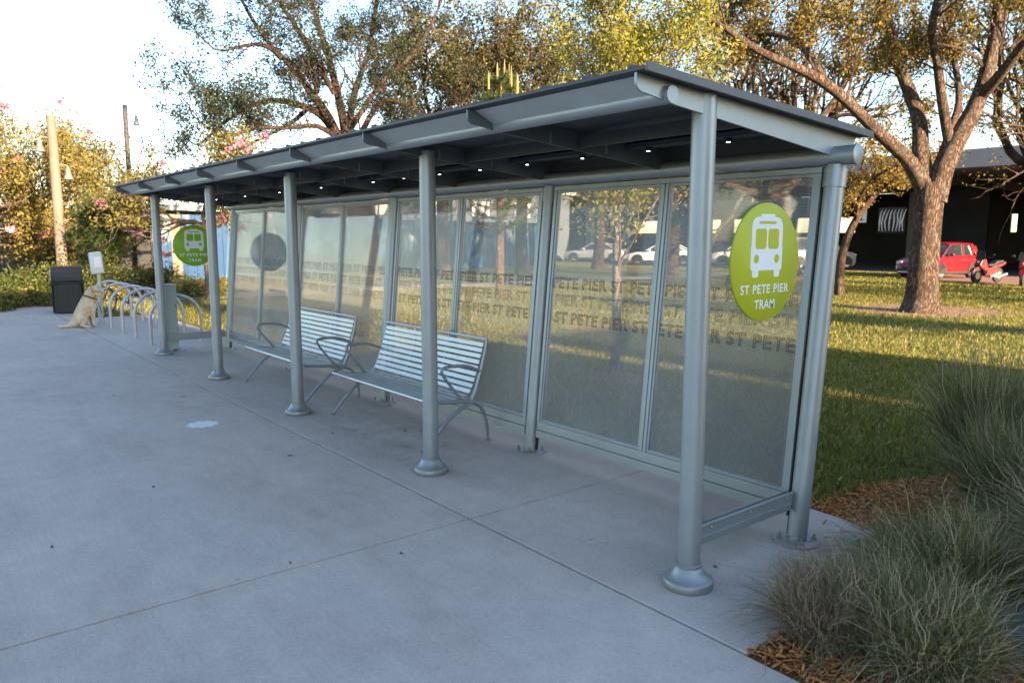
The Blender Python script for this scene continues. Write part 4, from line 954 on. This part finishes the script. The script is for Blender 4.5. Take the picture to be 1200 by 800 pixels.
# box sign on pole by the rack
t = empty('sign_post', (-15.70, .13, 0), math.radians(20), 'pale box sign tilted on a short pole above the dog', 'sign')
MB().tube([(0, 0, 0), (0, 0, 1.42)], .04, 12).build('pole', M['galv'], t)
o = MB().box((0, 0, 0), (.09, .26, .46)).build('sign_box', M['offwhite'], t, bevel=.03); o.location = (.03, -.06, 1.30); o.rotation_euler = (math.radians(5), 0, 0)
o2 = MB().box((.053, 0, .02), (.004, .15, .22)).build('notice', M['white_sign'], o, smooth=False)

# bicycle
def bicycle(loc, rz, tilt):
    t = empty('bicycle', loc, rz, 'dark bicycle locked to the rack behind the dog', 'bicycle'); t.rotation_euler = (math.radians(tilt), 0, rz)
    R = .335; xr, xf = -.52, .52
    for x in (xr, xf):
        tor = MB(); n = 40
        tor.tube([(x+R*math.cos(a), 0, R+R*math.sin(a)) for a in np.linspace(0, 2*PI, n+1)], .018, 7, cap=False)
        w = tor.build('wheel', M['rubber'], t)
        rim = MB(); rim.tube([(x+(R-.024)*math.cos(a), 0, R+(R-.024)*math.sin(a)) for a in np.linspace(0, 2*PI, n+1)], .009, 6, cap=False); rim.build('rim', M['galv'], w)
        sp = MB()
        for k in range(16): a = 2*PI*k/16; sp.tube([(x, 0.01, R), (x+(R-.03)*math.cos(a), 0, R+(R-.03)*math.sin(a))], .0022, 4)
        sp.lathe((x, -.03, R), [(.02, 0), (.02, .06)], 10, 'y'); sp.build('spoke', M['galv'], w)
    bb = (-.10, 0, .28); st = (-.22, 0, .74); hdl = (.34, 0, .78); hd2 = (.38, 0, .62)
    f = MB()
    for a, b in ((bb, st), (bb, hd2), (st, hdl), (bb, (xr, 0, R)), (st, (xr, 0, R)), (hdl, hd2)): f.tube([a, b], .017, 8)
    f.tube([hd2, (xf, 0, R)], .014, 8); f.tube([hdl, (.31, 0, .95)], .014, 8); f.tube([st, (-.245, 0, .86)], .013, 8)
    f.build('frame', mat_simple('bicycle_paint', (.03, .05, .09), .35, .2), t)
    h = MB(); h.tube([(.30, -.30, .96), (.33, -.12, .97), (.33, .12, .97), (.30, .30, .96)], .013, 8); h.build('handlebar', M['black_plastic'], t)
    s_ = MB(); s_.prism([(-.38, -.06), (-.36, .06), (-.2, .03), (-.10, .0), (-.2, -.03)], 'z', .86, .90); s_.build('saddle', M['black_plastic'], t, bevel=.015)
    c = MB(); c.tube([(-.10, .04, .28), (-.10, .06, .12)], .01, 6); c.tube([(-.10, -.04, .28), (-.10, -.06, .44)], .01, 6); c.box((-.10, .09, .12), (.09, .05, .02)); c.box((-.10, -.09, .44), (.09, .05, .02))
    c.lathe((-.10, -.02, .28), [(.07, 0), (.07, .01)], 18, 'y'); c.build('crank', M['bolt'], t)
bicycle((-17.45, .92, .0), math.radians(-133), 6)

# ---------------------------------------------------------------- dog (sitting, facing +y)
def skin_obj(name, verts, edges, radii, mat, parent=None, sub=2, root=0, loc=(0, 0, 0), rz=0):
    me = bpy.data.meshes.new(name); me.from_pydata([Vector(v) for v in verts], edges, []); me.update()
    o = bpy.data.objects.new(name, me); COL.objects.link(o)
    if parent is not None: o.parent = parent
    o.location = loc; o.rotation_euler = (0, 0, rz)
    s = o.modifiers.new('skin', 'SKIN'); s.use_smooth_shade = True
    for i, r in enumerate(radii):
        sv = me.skin_vertices[0].data[i]; sv.radius = r if hasattr(r, '__len__') else (r, r); sv.use_root = (i == root)
    if sub: q = o.modifiers.new('sub', 'SUBSURF'); q.levels = sub; q.render_levels = sub
    dg = bpy.context.evaluated_depsgraph_get(); dg.update()
    me2 = bpy.data.meshes.new_from_object(o.evaluated_get(dg)); me2.materials.clear(); me2.materials.append(mat)
    for p in me2.polygons: p.use_smooth = True
    o.modifiers.clear(); o.data = me2; return o
def mat_fur():
    m, nt, out = new_mat('golden_fur'); p = objco(nt); b = N(nt, 'ShaderNodeBsdfPrincipled')
    mp = N(nt, 'ShaderNodeMapping'); mp.inputs['Scale'].default_value = (1, 1, .3); L(nt, p, mp.inputs[0])
    n = noise(nt, 40, 5, .7, mp.outputs[0]); n2 = noise(nt, 4, 3, .6, p)
    c = mix(nt, ramp(nt, [(.3, (.40, .25, .12)), (.7, (.66, .49, .31))], n.outputs['Fac']).outputs[0], (.80, .70, .56), N2(nt, ramp(nt, [(.4, (0, 0, 0)), (.65, (1, 1, 1))], n2.outputs['Fac']).outputs[0], .6))
    L(nt, c, b.inputs['Base Color']); b.inputs['Roughness'].default_value = .85
    L(nt, bump(nt, n.outputs['Fac'], .7, .02), b.inputs['Normal']); L(nt, b.outputs[0], out.inputs[0]); return m
fur = mat_fur()
dog = empty('dog', (-15.28, -.34, 0), 0, 'cream golden retriever type dog sitting upright looking right beside the rack', 'dog')
# forward = +y ; x sideways
Vd = [(0, -.02, .17), (0, .04, .32), (0, .12, .46), (0, .165, .57), (0, .20, .665), (0, .235, .765), (0, .30, .77), (0, .39, .745), (0, .45, .735),
      (0, -.13, .09), (0, -.24, .045), (0, -.34, .04), (0, -.42, .045)]
Ed = [(0, 1), (1, 2), (2, 3), (3, 4), (4, 5), (5, 6), (6, 7), (7, 8), (0, 9), (9, 10), (10, 11), (11, 12)]
Rd = [(.175, .15), (.17, .165), (.155, .165), (.125, .14), (.098, .115), (.10, .098), (.088, .082), (.052, .048), (.036, .032), (.10, .085), (.045, .035), (.05, .035), (.03, .02)]
for s in (-1, 1):
    k = len(Vd); Vd += [(s*.095, .19, .42), (s*.10, .205, .26), (s*.10, .215, .12), (s*.10, .22, .035), (s*.10, .275, .025)]
    Ed += [(2, k), (k, k+1), (k+1, k+2), (k+2, k+3), (k+3, k+4)]; Rd += [(.08, .085), (.052, .058), (.038, .04), (.038, .036), (.038, .026)]
    k = len(Vd); Vd += [(s*.15, -.02, .17), (s*.185, .09, .18), (s*.18, -.02, .06), (s*.18, .07, .03), (s*.18, .16, .025)]
    Ed += [(0, k), (k, k+1), (k+1, k+2), (k+2, k+3), (k+3, k+4)]; Rd += [(.10, .12), (.085, .10), (.05, .045), (.04, .03), (.036, .024)]
skin_obj('body', Vd, Ed, Rd, fur, dog)
for s in (-1, 1):
    e_ = skin_obj('ear', [(s*.07, .215, .835), (s*.115, .225, .785), (s*.115, .245, .715)], [(0, 1), (1, 2)], [(.018, .03), (.016, .04), (.012, .025)], mat_simple('ear_fur', (.42, .26, .13), .85), dog, 1)
m = MB(); m.lathe((0, .478, .742), [(.004, -.012), (.018, -.004), (.02, .006), (.008, .016)], 10, 'y'); m.build('nose', M['black_plastic'], dog)
for s in (-1, 1): MB().lathe((s*.05, .355, .808), [(.003, -.004), (.012, .0), (.008, .008)], 10, 'y').build('eye', M['black_plastic'], dog)
m = MB(); m.tube([(.122*math.cos(a), .185+.135*math.sin(a), .615-.05*math.sin(a)) for a in np.linspace(0, 2*PI, 25)], .013, 8, cap=False); m.build('collar', M['black_plastic'], dog)
m = MB(); m.tube([(.04, .31, .57), (.06, .34, .45), (.05, .38, .30), (.03, .42, .16), (.0, .50, .35), (-.4, .55, .62)], .007, 6); o = m.build('leash', M['black_plastic'], dog)

# ---------------------------------------------------------------- background structures
M['deck'] = mat_simple('deck_concrete', (.30, .29, .28), .85, 0, .15, .4, .1, 8, world=True)
M['deck_dark'] = mat_simple('dark_wall', (.035, .033, .033), .9, 0, .3, .5, world=True)
M['fence_blue'] = None
def mat_mural():
    m, nt, out = new_mat('painted_fence'); p = pos(nt); b = N(nt, 'ShaderNodeBsdfPrincipled')
    n = noise(nt, .55, 5, .6, p, .6); sep = N(nt, 'ShaderNodeSeparateXYZ'); L(nt, p, sep.inputs[0])
    w = ramp(nt, [(.50, (0, 0, 0)), (.56, (1, 1, 1))], n.outputs['Fac'])
    hz = N(nt, 'ShaderNodeMapRange'); L(nt, sep.outputs['Z'], hz.inputs['Value']); hz.inputs['From Min'].default_value = .8; hz.inputs['From Max'].default_value = 1.9
    k = N(nt, 'ShaderNodeMath', operation='MULTIPLY'); L(nt, w.outputs[0], k.inputs[0]); L(nt, hz.outputs[0], k.inputs[1])
    c = mix(nt, (.007, .055, .15), (.16, .21, .23), k.outputs[0])
    y1 = N(nt, 'ShaderNodeMapRange'); L(nt, sep.outputs['Y'], y1.inputs['Value']); y1.inputs['From Min'].default_value = 5.2; y1.inputs['From Max'].default_value = 8.2
    tb = ramp(nt, [(0, (0, 0, 0)), (.18, (0, 0, 0)), (.2, (1, 1, 1)), (.30, (1, 1, 1)), (.33, (0, 0, 0)), (1, (0, 0, 0))], y1.outputs[0])
    c = mix(nt, c, (.30, .20, .13), tb.outputs[0])
    L(nt, c, b.inputs['Base Color']); b.inputs['Roughness'].default_value = .6; L(nt, b.outputs[0], out.inputs[0]); return m
M['fence_blue'] = mat_mural()
bf = empty('blue_fence', (-31.2, 5.0, 0), 0, 'bright blue painted board fence with white and tan patches behind the shelter', 'fence')
fp = [(-31.2, 5.0), (-33.4, 17.5), (-36.0, 30.0)]
m = MB(); ox, oy = -31.2, 5.0; posts = []
for (a, b) in zip(fp[:-1], fp[1:]):
    Lx = math.hypot(b[0]-a[0], b[1]-a[1]); nn = int(Lx/.2)
    for k in range(nn):
        t0, t1 = k/nn, (k+1)/nn; off = .03*(k % 2)
        m.bar((a[0]+(b[0]-a[0])*t0-ox+off, a[1]+(b[1]-a[1])*t0-oy, 1.40), (a[0]+(b[0]-a[0])*t1-ox+off, a[1]+(b[1]-a[1])*t1-oy, 1.40), .03, 2.72)
m.build('boards', M['fence_blue'], bf, smooth=False)
m = MB()
for t_ in np.linspace(0, 1, 6):
    x, y = -31.2+(-33.4+31.2)*t_, 5+12.5*t_; m.box((x-ox-.09, y-oy, 1.4), (.1, .1, 2.8))
m.build('post', M['deck_dark'], bf, smooth=False)

# terrace building far left
tb = empty('terrace_building', (-43, 5, 0), 0, 'low dark building with pale roof edge and white railing far behind the left trees', 'building')
MB().box((-2, 0, 1.1), (4, 22, 2.2)).build('wall', M['deck_dark'], tb, smooth=False)
MB().box((-1.6, 0, 3.42), (5.2, 23, .32)).build('roof', M['offwhite'], tb, bevel=.02)
MB().box((-2.4, 0, 2.75), (2.6, 21, 1.0)).build('parapet_wall', mat_simple('pale_wall', (.55, .54, .50), .8), tb, smooth=False)
m = MB()
for y in np.arange(-10.8, 10.9, .36): m.box((.15, y, 2.72), (.07, .09, .9))
m.box((.15, 0, 3.18), (.1, 21.8, .06)); m.box((.15, 0, 2.28), (.1, 21.8, .06)); m.build('railing', M['deck_dark'], tb, smooth=False)

wh = empty('warehouse', (-48, 28, 0), 0, 'grey blue warehouse with pale roof edge rising behind the blue fence', 'building')
MB().box((0, 0, 2.6), (8, 24, 5.2)).build('wall', mat_simple('grey_blue_wall', (.09, .11, .13), .8, 0, .15, .6, world=True), wh, smooth=False)
MB().box((0, 0, 5.35), (8.8, 25, .3)).build('roof', M['offwhite'], wh, bevel=.02)
for y in (-9, -5, -1, 3, 7): MB().box((4.03, y, 3.9), (.08, 1.6, 1.1)).build('window', M['offwhite'], wh, smooth=False)

# elevated car park deck
dk = empty('parking_deck', (0, 41.5, 0), 0, 'long low parking deck with dark open underside behind the cars', 'parking structure')
X0, X1 = -70, 30
m = MB(); m.box(((X0+X1)/2, 11, 5.95), (X1-X0, 22, .7)); m.build('slab', M['deck'], dk, smooth=False)
MB().box(((X0+X1)/2, -.12, 6.0), (X1-X0, .22, .95)).build('edge_beam', M['deck'], dk, smooth=False, bevel=.02)
m = MB()
for x in np.arange(X0, X1, 6.5): m.box((x, 11, 5.35), (.5, 21.4, .5))
m.build('girder', M['deck'], dk, smooth=False)
pl_x = [-66, -55, -44, -33, -22.8, -3, 8, 19]
for x in pl_x:
    for y in (1.0, 12.5): MB().box((x, y, 2.55), (.65, .65, 5.1)).build('column', M['deck'], dk, smooth=False, bevel=.03)
m = MB()
m.box(((X0+X1)/2, 21.6, 1.15), (X1-X0, .25, 2.3))           # rear parapet wall, openings above it
m.box(((X0+X1)/2, 21.6, 4.6), (X1-X0, .25, 1.9))
for (a, b) in ((-70, -58), (-53.0, -49), (-46, -44.5), (-41, -37.5), (-35, -33.4), (-31.8, -19.7), (-19.25, 0), (6, 14)): m.box(((a+b)/2, 21.6, 3.0), (b-a, .24, 1.6))
m.build('rear_wall', M['deck_dark'], dk, smooth=False)
m = MB(); m.box((-18.0, 8.0, 2.6), (3.2, .2, 5.1)); m.build('partition', M['deck_dark'], dk, smooth=False)
MB().box((-11.2, 6, 2.6), (.25, 7, 5.1)).build('partition', M['deck_dark'], dk, smooth=False)
# signs under the deck
b = at(1023, 252, 50)
o = MB().box((0, 0, 0), (.62, .06, .85)).build('notice_board', M['offwhite'], bevel=.01, loc=(-20.15, 41.1, 3.15)); tag(o, 'white notice board mounted under the parking deck edge, left of the big oak', 'notice board')
m = MB()
m.box((0, -.035, .12), (.12, .01, .12)); m.box((0, -.035, -.22), (.2, .01, .14)); m.build('notice_print', M['black_plastic'], o, smooth=False)
# curved pale stripes (banner)
bn = empty('striped_banner', (-19.5, 43.5, 2.2), 0, 'dark banner with pale curved stripes beside the notice board', 'banner')
MB().box((0, 0, .7), (1.6, .05, 1.5)).build('cloth', M['deck_dark'], bn, smooth=False)
m = MB()
for k in range(8):
    x = -.7+k*.2; m.tube([(x, -.04, .05), (x-.10*math.sin(k), -.04, .6), (x+.05, -.04, 1.1), (x+.16, -.04, 1.35)], [.02, .05, .04, .01], 6)
m.build('stripe', M['offwhite'], bn)

# ---------------------------------------------------------------- vehicles
M['tyre'] = M['rubber']
M['carglass'] = mat_simple('car_glass', (.02, .025, .03), .08, 0, .1, 2, spec=.8)
M['chrome'] = mat_simple('wheel_alloy', (.5, .5, .52), .3, .8)
M['redpaint'] = mat_simple('red_car_paint', (.22, .004, .010), .32, .0, .05, 2, coat=.35)
M['redmoto'] = mat_simple('red_fairing', (.12, .003, .006), .45, .0, .05, 2)
M['headlamp'] = mat_simple('headlamp_glass', (.6, .62, .65), .15, .3)
M['taillamp'] = mat_simple('tail_lamp', (.35, .01, .01), .25)
def loft(sections, closed_ends=True):
    m = MB(); n = len(sections[0]); m.v = [tuple(p) for s in sections for p in s]
    for i in range(len(sections)-1):
        for k in range(n):
            k2 = (k+1) % n; m.f.append((i*n+k, i*n+k2, (i+1)*n+k2, (i+1)*n+k))
    m.f.append(tuple(reversed(range(n)))); m.f.append(tuple((len(sections)-1)*n+k for k in range(n))); return m
def car(name, loc, rz, paint, label, kind='hatch', cat='car', group='cars parked beneath the deck'):
    """front towards -y"""
    t = empty(name, loc, rz, label, cat, group)
    if kind == 'hatch': Lc, W, H, hood, ws0, ws1, rf, tail = 4.15, 1.80, 1.62, .98, 1.0, 1.72, 3.85, 4.05
    elif kind == 'sedan': Lc, W, H, hood, ws0, ws1, rf, tail = 4.75, 1.82, 1.44, .88, 1.25, 2.15, 3.35, 4.2
    else: Lc, W, H, hood, ws0, ws1, rf, tail = 5.0, 1.98, 1.85, 1.10, 1.15, 1.75, 4.7, 4.95
    w = W/2
    def sec(y, zb, zt, ww, tw):  # lower body cross-section
        return [(-ww*.92, y, zb), (-ww, y, zb+.12), (-ww, y, zt-.28), (-ww*.985, y, zt-.10), (-tw, y, zt), (0, y, zt+.035), (tw, y, zt), (ww*.985, y, zt-.10), (ww, y, zt-.28), (ww, y, zb+.12), (ww*.92, y, zb)]
    belt = hood+.04
    S = [sec(0, .30, hood-.36, w*.80, w*.70), sec(.05, .24, hood-.24, w*.90, w*.80), sec(.22, .20, hood-.12, w*.97, w*.86), sec(.7, .20, hood-.04, w, w*.90), sec(ws0+.1, .20, hood+.02, w, w*.90),
         sec(ws1, .20, belt, w, w*.90), sec(3.0, .20, belt+.04, w, w*.90), sec(tail-.35, .22, belt+.06 if kind != 'sedan' else belt+.05, w*.99, w*.88), sec(Lc-.10, .25, (belt+.02), w*.95, w*.84), sec(Lc, .34, belt-.15, w*.86, w*.74)]
    body = loft(S).build('body', paint, t, ang=50)
    def gs(y, zt, tw, bw): return [(-bw, y, belt-.03), (-tw, y, zt-.05), (-tw*.86, y, zt), (0, y, zt+.03), (tw*.86, y, zt), (tw, y, zt-.05), (bw, y, belt-.03)]
    tw = w*.76
    G = [gs(ws0, belt+.02, w*.82, w*.86), gs((ws0+ws1)/2, (belt+H)/2+.06, w*.80, w*.88), gs(ws1, H-.05, tw, w*.89), gs(2.6, H, tw, w*.89), gs(rf-.25, H-.03, tw*.98, w*.88), gs(rf, H-.12, tw*.94, w*.86), gs(tail-.04, belt+.05, w*.80, w*.82)]
    gl = loft(G).build('greenhouse', M['carglass'], t, ang=50)
    m = MB()
    rs = [[(-tw*1.0, y, z-.055), (-tw*.87, y, z+.012), (0, y, z+.045), (tw*.87, y, z+.012), (tw*1.0, y, z-.055), (0, y, z-.02)] for (y, z) in ((ws1-.04, H-.05), (2.6, H), (rf-.22, H-.02), (rf+.03, H-.12))]
    m = loft(rs); m.build('roof', paint, t, ang=50)
    pm = MB()
    for s in (-1, 1):
        pm.tube([(s*w*.86, ws0-.02, belt-.02), (s*(tw+.035), ws1-.02, H-.06)], [.035, .028], 6)
        mid = (ws1+rf)/2-.1
        pm.tube([(s*w*.895, mid, belt-.02), (s*(tw+.008), mid, H-.05)], .04, 6)
        pm.tube([(s*w*.87, rf-.28, belt-.02), (s*(tw*.99), rf-.38, H-.06)], .085 if kind == 'hatch' else .06, 6)
        pm.tube([(s*w*.82, tail-.05, belt), (s*(tw*.93), rf-.02, H-.13)], .06, 6)
    pm.build('pillar', paint, t)
    R = .335 if kind != 'suv' else .37
    for s in (-1, 1):
        for y in (.82, Lc-.80):
            wl = MB().lathe((s*(w-.11), y, R), [(R*.9, -.11), (R, -.08), (R, .08), (R*.9, .11)], 24, 'x').build('wheel', M['tyre'], t)
            MB().lathe((s*(w-.005), y, R), [(R*.66, -.02), (R*.64, .012), (R*.25, .004), (R*.1, .012)], 20, 'x').build('rim', M['chrome'], wl)
        ar = MB()
        for y in (.82, Lc-.80):
            ar.prism([(y+(R+.05)*math.cos(a), R+(R+.05)*math.sin(a)) for a in np.linspace(-.25, PI+.25, 16)], 'x', s*(w+.004)-.02, s*(w+.004)+.02-.0)
        ar.build('wheel_arch', M['black_plastic'], t, smooth=False)
        MB().box((s*(w*.72), .075, hood-.26), (w*.34, .12, .13)).build('headlight', M['headlamp'], t, bevel=.03)
        MB().box((s*(w*.80), Lc-.045, belt-.12), (w*.16, .09, .34)).build('taillight', M['taillamp'], t, bevel=.02)
        MB().box((s*(w+.09), ws0+.42, belt+.07), (.20, .12, .14)).build('mirror', paint, t, bevel=.04)
        dm = MB()
        for y in (ws1+.05, (ws1+rf)/2+.05, ): dm.box((s*(w+.003), y+.0, .62), (.006, .012, .62))
        dm.box((s*(w+.004), (ws1+rf)/2-.22, belt-.16), (.02, .16, .03)); dm.box((s*(w+.004), rf-.42, belt-.16), (.02, .16, .03))
        dm.box((s*(w+.003), (.82+Lc-.8)/2, .27), (.02, Lc-2.4, .10))
        dm.build('door_trim', M['black_plastic'], t, smooth=False)
    MB().box((0, .02, .46), (w*1.15, .10, .22)).build('grille', M['black_plastic'], t, bevel=.03)
    MB().box((0, .0, .30), (w*1.5, .12, .09)).build('bumper', M['galv'], t, bevel=.02)
    MB().box((0, -.035, .50), (.32, .02, .12)).build('number_plate', M['offwhite'], t, bevel=.004)
    return t
HD = lambda deg: math.radians(deg)
car('parked_car', (-13.45, 32.9, 0), HD(-8), M['redpaint'], 'bright red hatchback parked half hidden behind the large oak trunk', 'hatch')
M['white_car'] = mat_simple('white_car_paint', (.75, .76, .78), .3, 0, .04, 2, coat=.5)
M['blue_car'] = mat_simple('navy_car_paint', (.03, .05, .09), .3, .2, .05, 2, coat=.5)
M['silver_car'] = mat_simple('silver_car_paint', (.4, .41, .43), .35, .4, .05, 2, coat=.4)
M['dark_car'] = mat_simple('dark_car_paint', (.03, .03, .035), .3, .2, .05, 2, coat=.5)
def carpx(px, dist, *a, **k):
    b = at(px, 320, dist); return car(a[0], (float(b[0]), float(b[1]), 0), *a[1:], **k)
car('parked_car', (-34.2, 36.6, 0), HD(-62), M['white_car'], 'white saloon car seen through the glass left of the slender trunk', 'sedan')
car('parked_car', (-33.0, 40.0, 0), HD(-62), M['blue_car'], 'dark blue saloon car behind the slender trunk in the glass', 'sedan')
car('parked_car', (-29.3, 39.4, 0), HD(-62), M['white_car'], 'white estate car seen through the glass right of the slender trunk', 'hatch')
car('parked_car', (-41.5, 37.5, 0), HD(-62), M['silver_car'], 'silver car seen through the glass by the second back post', 'sedan')
car('parked_van', (-21.3, 41.8, 0), HD(160), M['silver_car'], 'grey van in the shade left of the large oak trunk', 'suv', 'van')
car('parked_car', (-8.6, 42.5, 0), HD(-80), M['dark_car'], 'black car in deep shade behind the motorcycles', 'sedan')
car('parked_car', (-50.5, 40.5, 0), HD(-60), M['blue_car'], 'dark car seen through the middle panes', 'hatch')

def moto(loc, rz, label):
    t = empty('motorcycle', loc, rz, label, 'motorcycle', 'red motorcycles parked by the kerb')
    R = .31
    for y in (-.68, .68):
        w = MB().lathe((-.07, y, R), [(R*.85, -.0), (R, .03), (R, .11), (R*.85, .14)], 22, 'x').build('wheel', M['tyre'], t)
        MB().lathe((-.075, y, R), [(R*.5, 0), (R*.5, .15)], 16, 'x').build('rim', M['bolt'], w)
    f = MB(); f.prism([(-.62, .62), (-.70, .74), (-.56, .98), (-.40, 1.06), (-.30, .98), (-.22, .72), (-.12, .40), (.10, .34), (.42, .40), (.50, .62), (.80, .66), (.98, .80), (.96, .88), (.45, .84), (.12, .74), (.02, .52), (-.10, .50), (-.20, .86), (-.34, .86), (-.42, .30), (-.50, .32), (-.52, .60)][:1]+[(-.70, .74), (-.56, .98), (-.40, 1.06), (-.28, .98), (-.20, .74), (-.10, .62), (.10, .66), (.30, .74), (.80, .82), (1.0, .90), (.98, .78), (.74, .66), (.44, .60), (.36, .36), (-.30, .28), (-.44, .44), (-.50, .60)], 'x', -.15, .15)
    f.build('fairing', M['redmoto'], t, smooth=False, bevel=.05)
    f = MB(); f.prism([(-.16, .72), (-.02, .78), (.30, .80), (.42, .90), (.84, .94), (.86, .86), (.40, .76), (.10, .68)], 'x', -.13, .13); f.build('seat', M['black_plastic'], t, smooth=False, bevel=.03)
    f = MB(); f.prism([(-1.02, .46), (-.90, .62), (-.68, .68), (-.48, .62), (-.50, .57), (-.68, .63), (-.88, .57), (-.99, .45)], 'x', -.08, .08); f.build('front_fender', M['redmoto'], t, smooth=False, bevel=.01)
    MB().box((0, .25, .34), (.26, .40, .24)).build('engine', M['galv'], t, bevel=.04)
    m = MB(); m.tube([(.17, .20, .24), (.19, .60, .28), (.19, .98, .36)], [.04, .05, .06], 10); m.build('exhaust', M['chrome'], t)
    h = MB(); h.tube([(-.36, -.28, 1.05), (-.12, -.36, 1.08), (.12, -.36, 1.08), (.36, -.28, 1.05)], .016, 8); h.build('handlebar', M['black_plastic'], t)
    m = MB(); m.tube([(0, -.68, R), (0, -.45, .95)], .035, 8); m.build('fork', M['chrome'], t)
    m = MB(); m.prism([(-.22, .98), (.22, .98), (.16, 1.32), (-.16, 1.32)], 'y', -.50, -.485); o = m.build('windscreen', M['carglass'], t, smooth=False)
    MB().lathe((0, -.60, .86), [(.03, -.04), (.06, -.02), (.06, .05)], 14, 'y').build('headlight', M['headlamp'], t)
    for s in (-1, 1): MB().box((s*.40, -.30, 1.16), (.12, .03, .08)).build('mirror', M['black_plastic'], t, bevel=.01)
    return t
b = at(1156, 329, 37.6); moto((float(b[0]), float(b[1]), 0), HD(-14), 'red motorcycle parked just right of the red hatchback')
b = at(1200, 331, 36.0); moto((float(b[0]), float(b[1]), 0), HD(12), 'red motorcycle cut off by the right edge')

# ---------------------------------------------------------------- block added out of frame, shaped to shade the plaza
bk = empty('shading_building', (25, 0, 0), 0, 'tall pale building added out of frame to shade the plaza', 'building')
M['render'] = mat_simple('shading_building_render', (.45, .42, .38), .85, 0, .08, .5, .1, 12, world=True)
m = MB()
m.box((6, (-12+4.25)/2, 3.75), (12, 16.25, 7.5))
m.box((6, (4.26+7.3)/2, 4.2), (12, 3.04, 8.4)); m.box((6, (7.85+10.95)/2, 4.2), (12, 3.1, 8.4))
m.build('wall', M['render'], bk, smooth=False)  # walls of the added shading block
m = MB()
m.box((.15, (-12+4.25)/2, 9.8), (.3, 16.25, 4.59))
m.build('shade_screen', M['render'], bk, smooth=False)
m = MB()
for y in np.arange(-10, 0, 4.0):
    for z in (1.8, 5.2): m.box((-.02, y, z), (.06, 1.8, 1.9))
m.build('window', M['carglass'], bk, smooth=False)  # windows of the added shading block
# ---------------------------------------------------------------- light
w = bpy.data.worlds.new('World'); scene.world = w; w.use_nodes = True; nt = w.node_tree
bg = nt.nodes['Background']; sky = nt.nodes.new('ShaderNodeTexSky'); sky.sky_type = 'NISHITA'; sky.sun_disc = False
AZ = math.radians(4.0); EL = math.radians(14)
sky.sun_elevation = EL; sky.sun_rotation = PI/2-AZ; sky.air_density = 1.0; sky.dust_density = .5; sky.ozone_density = 1.6
nt.links.new(sky.outputs[0], bg.inputs[0]); bg.inputs[1].default_value = .09
sd = bpy.data.lights.new('sun', 'SUN'); sd.energy = 5.0; sd.angle = math.radians(.5); sd.color = (1, .76, .50)
so = bpy.data.objects.new('sun', sd); COL.objects.link(so)
sdir = Vector((math.cos(EL)*math.cos(AZ), math.cos(EL)*math.sin(AZ), math.sin(EL)))
so.rotation_euler = sdir.to_track_quat('Z', 'Y').to_euler(); so.location = (20, 0, 20)
vs = scene.view_settings; vs.view_transform = 'Standard'; vs.look = 'None'; vs.gamma = 1; vs.use_curve_mapping = False; vs.exposure = 2.45
scene.cycles.max_bounces = 8; scene.cycles.transparent_max_bounces = 16; scene.cycles.diffuse_bounces = 3; scene.cycles.caustics_reflective = False; scene.cycles.caustics_refractive = False
scene.cycles.use_adaptive_sampling = True
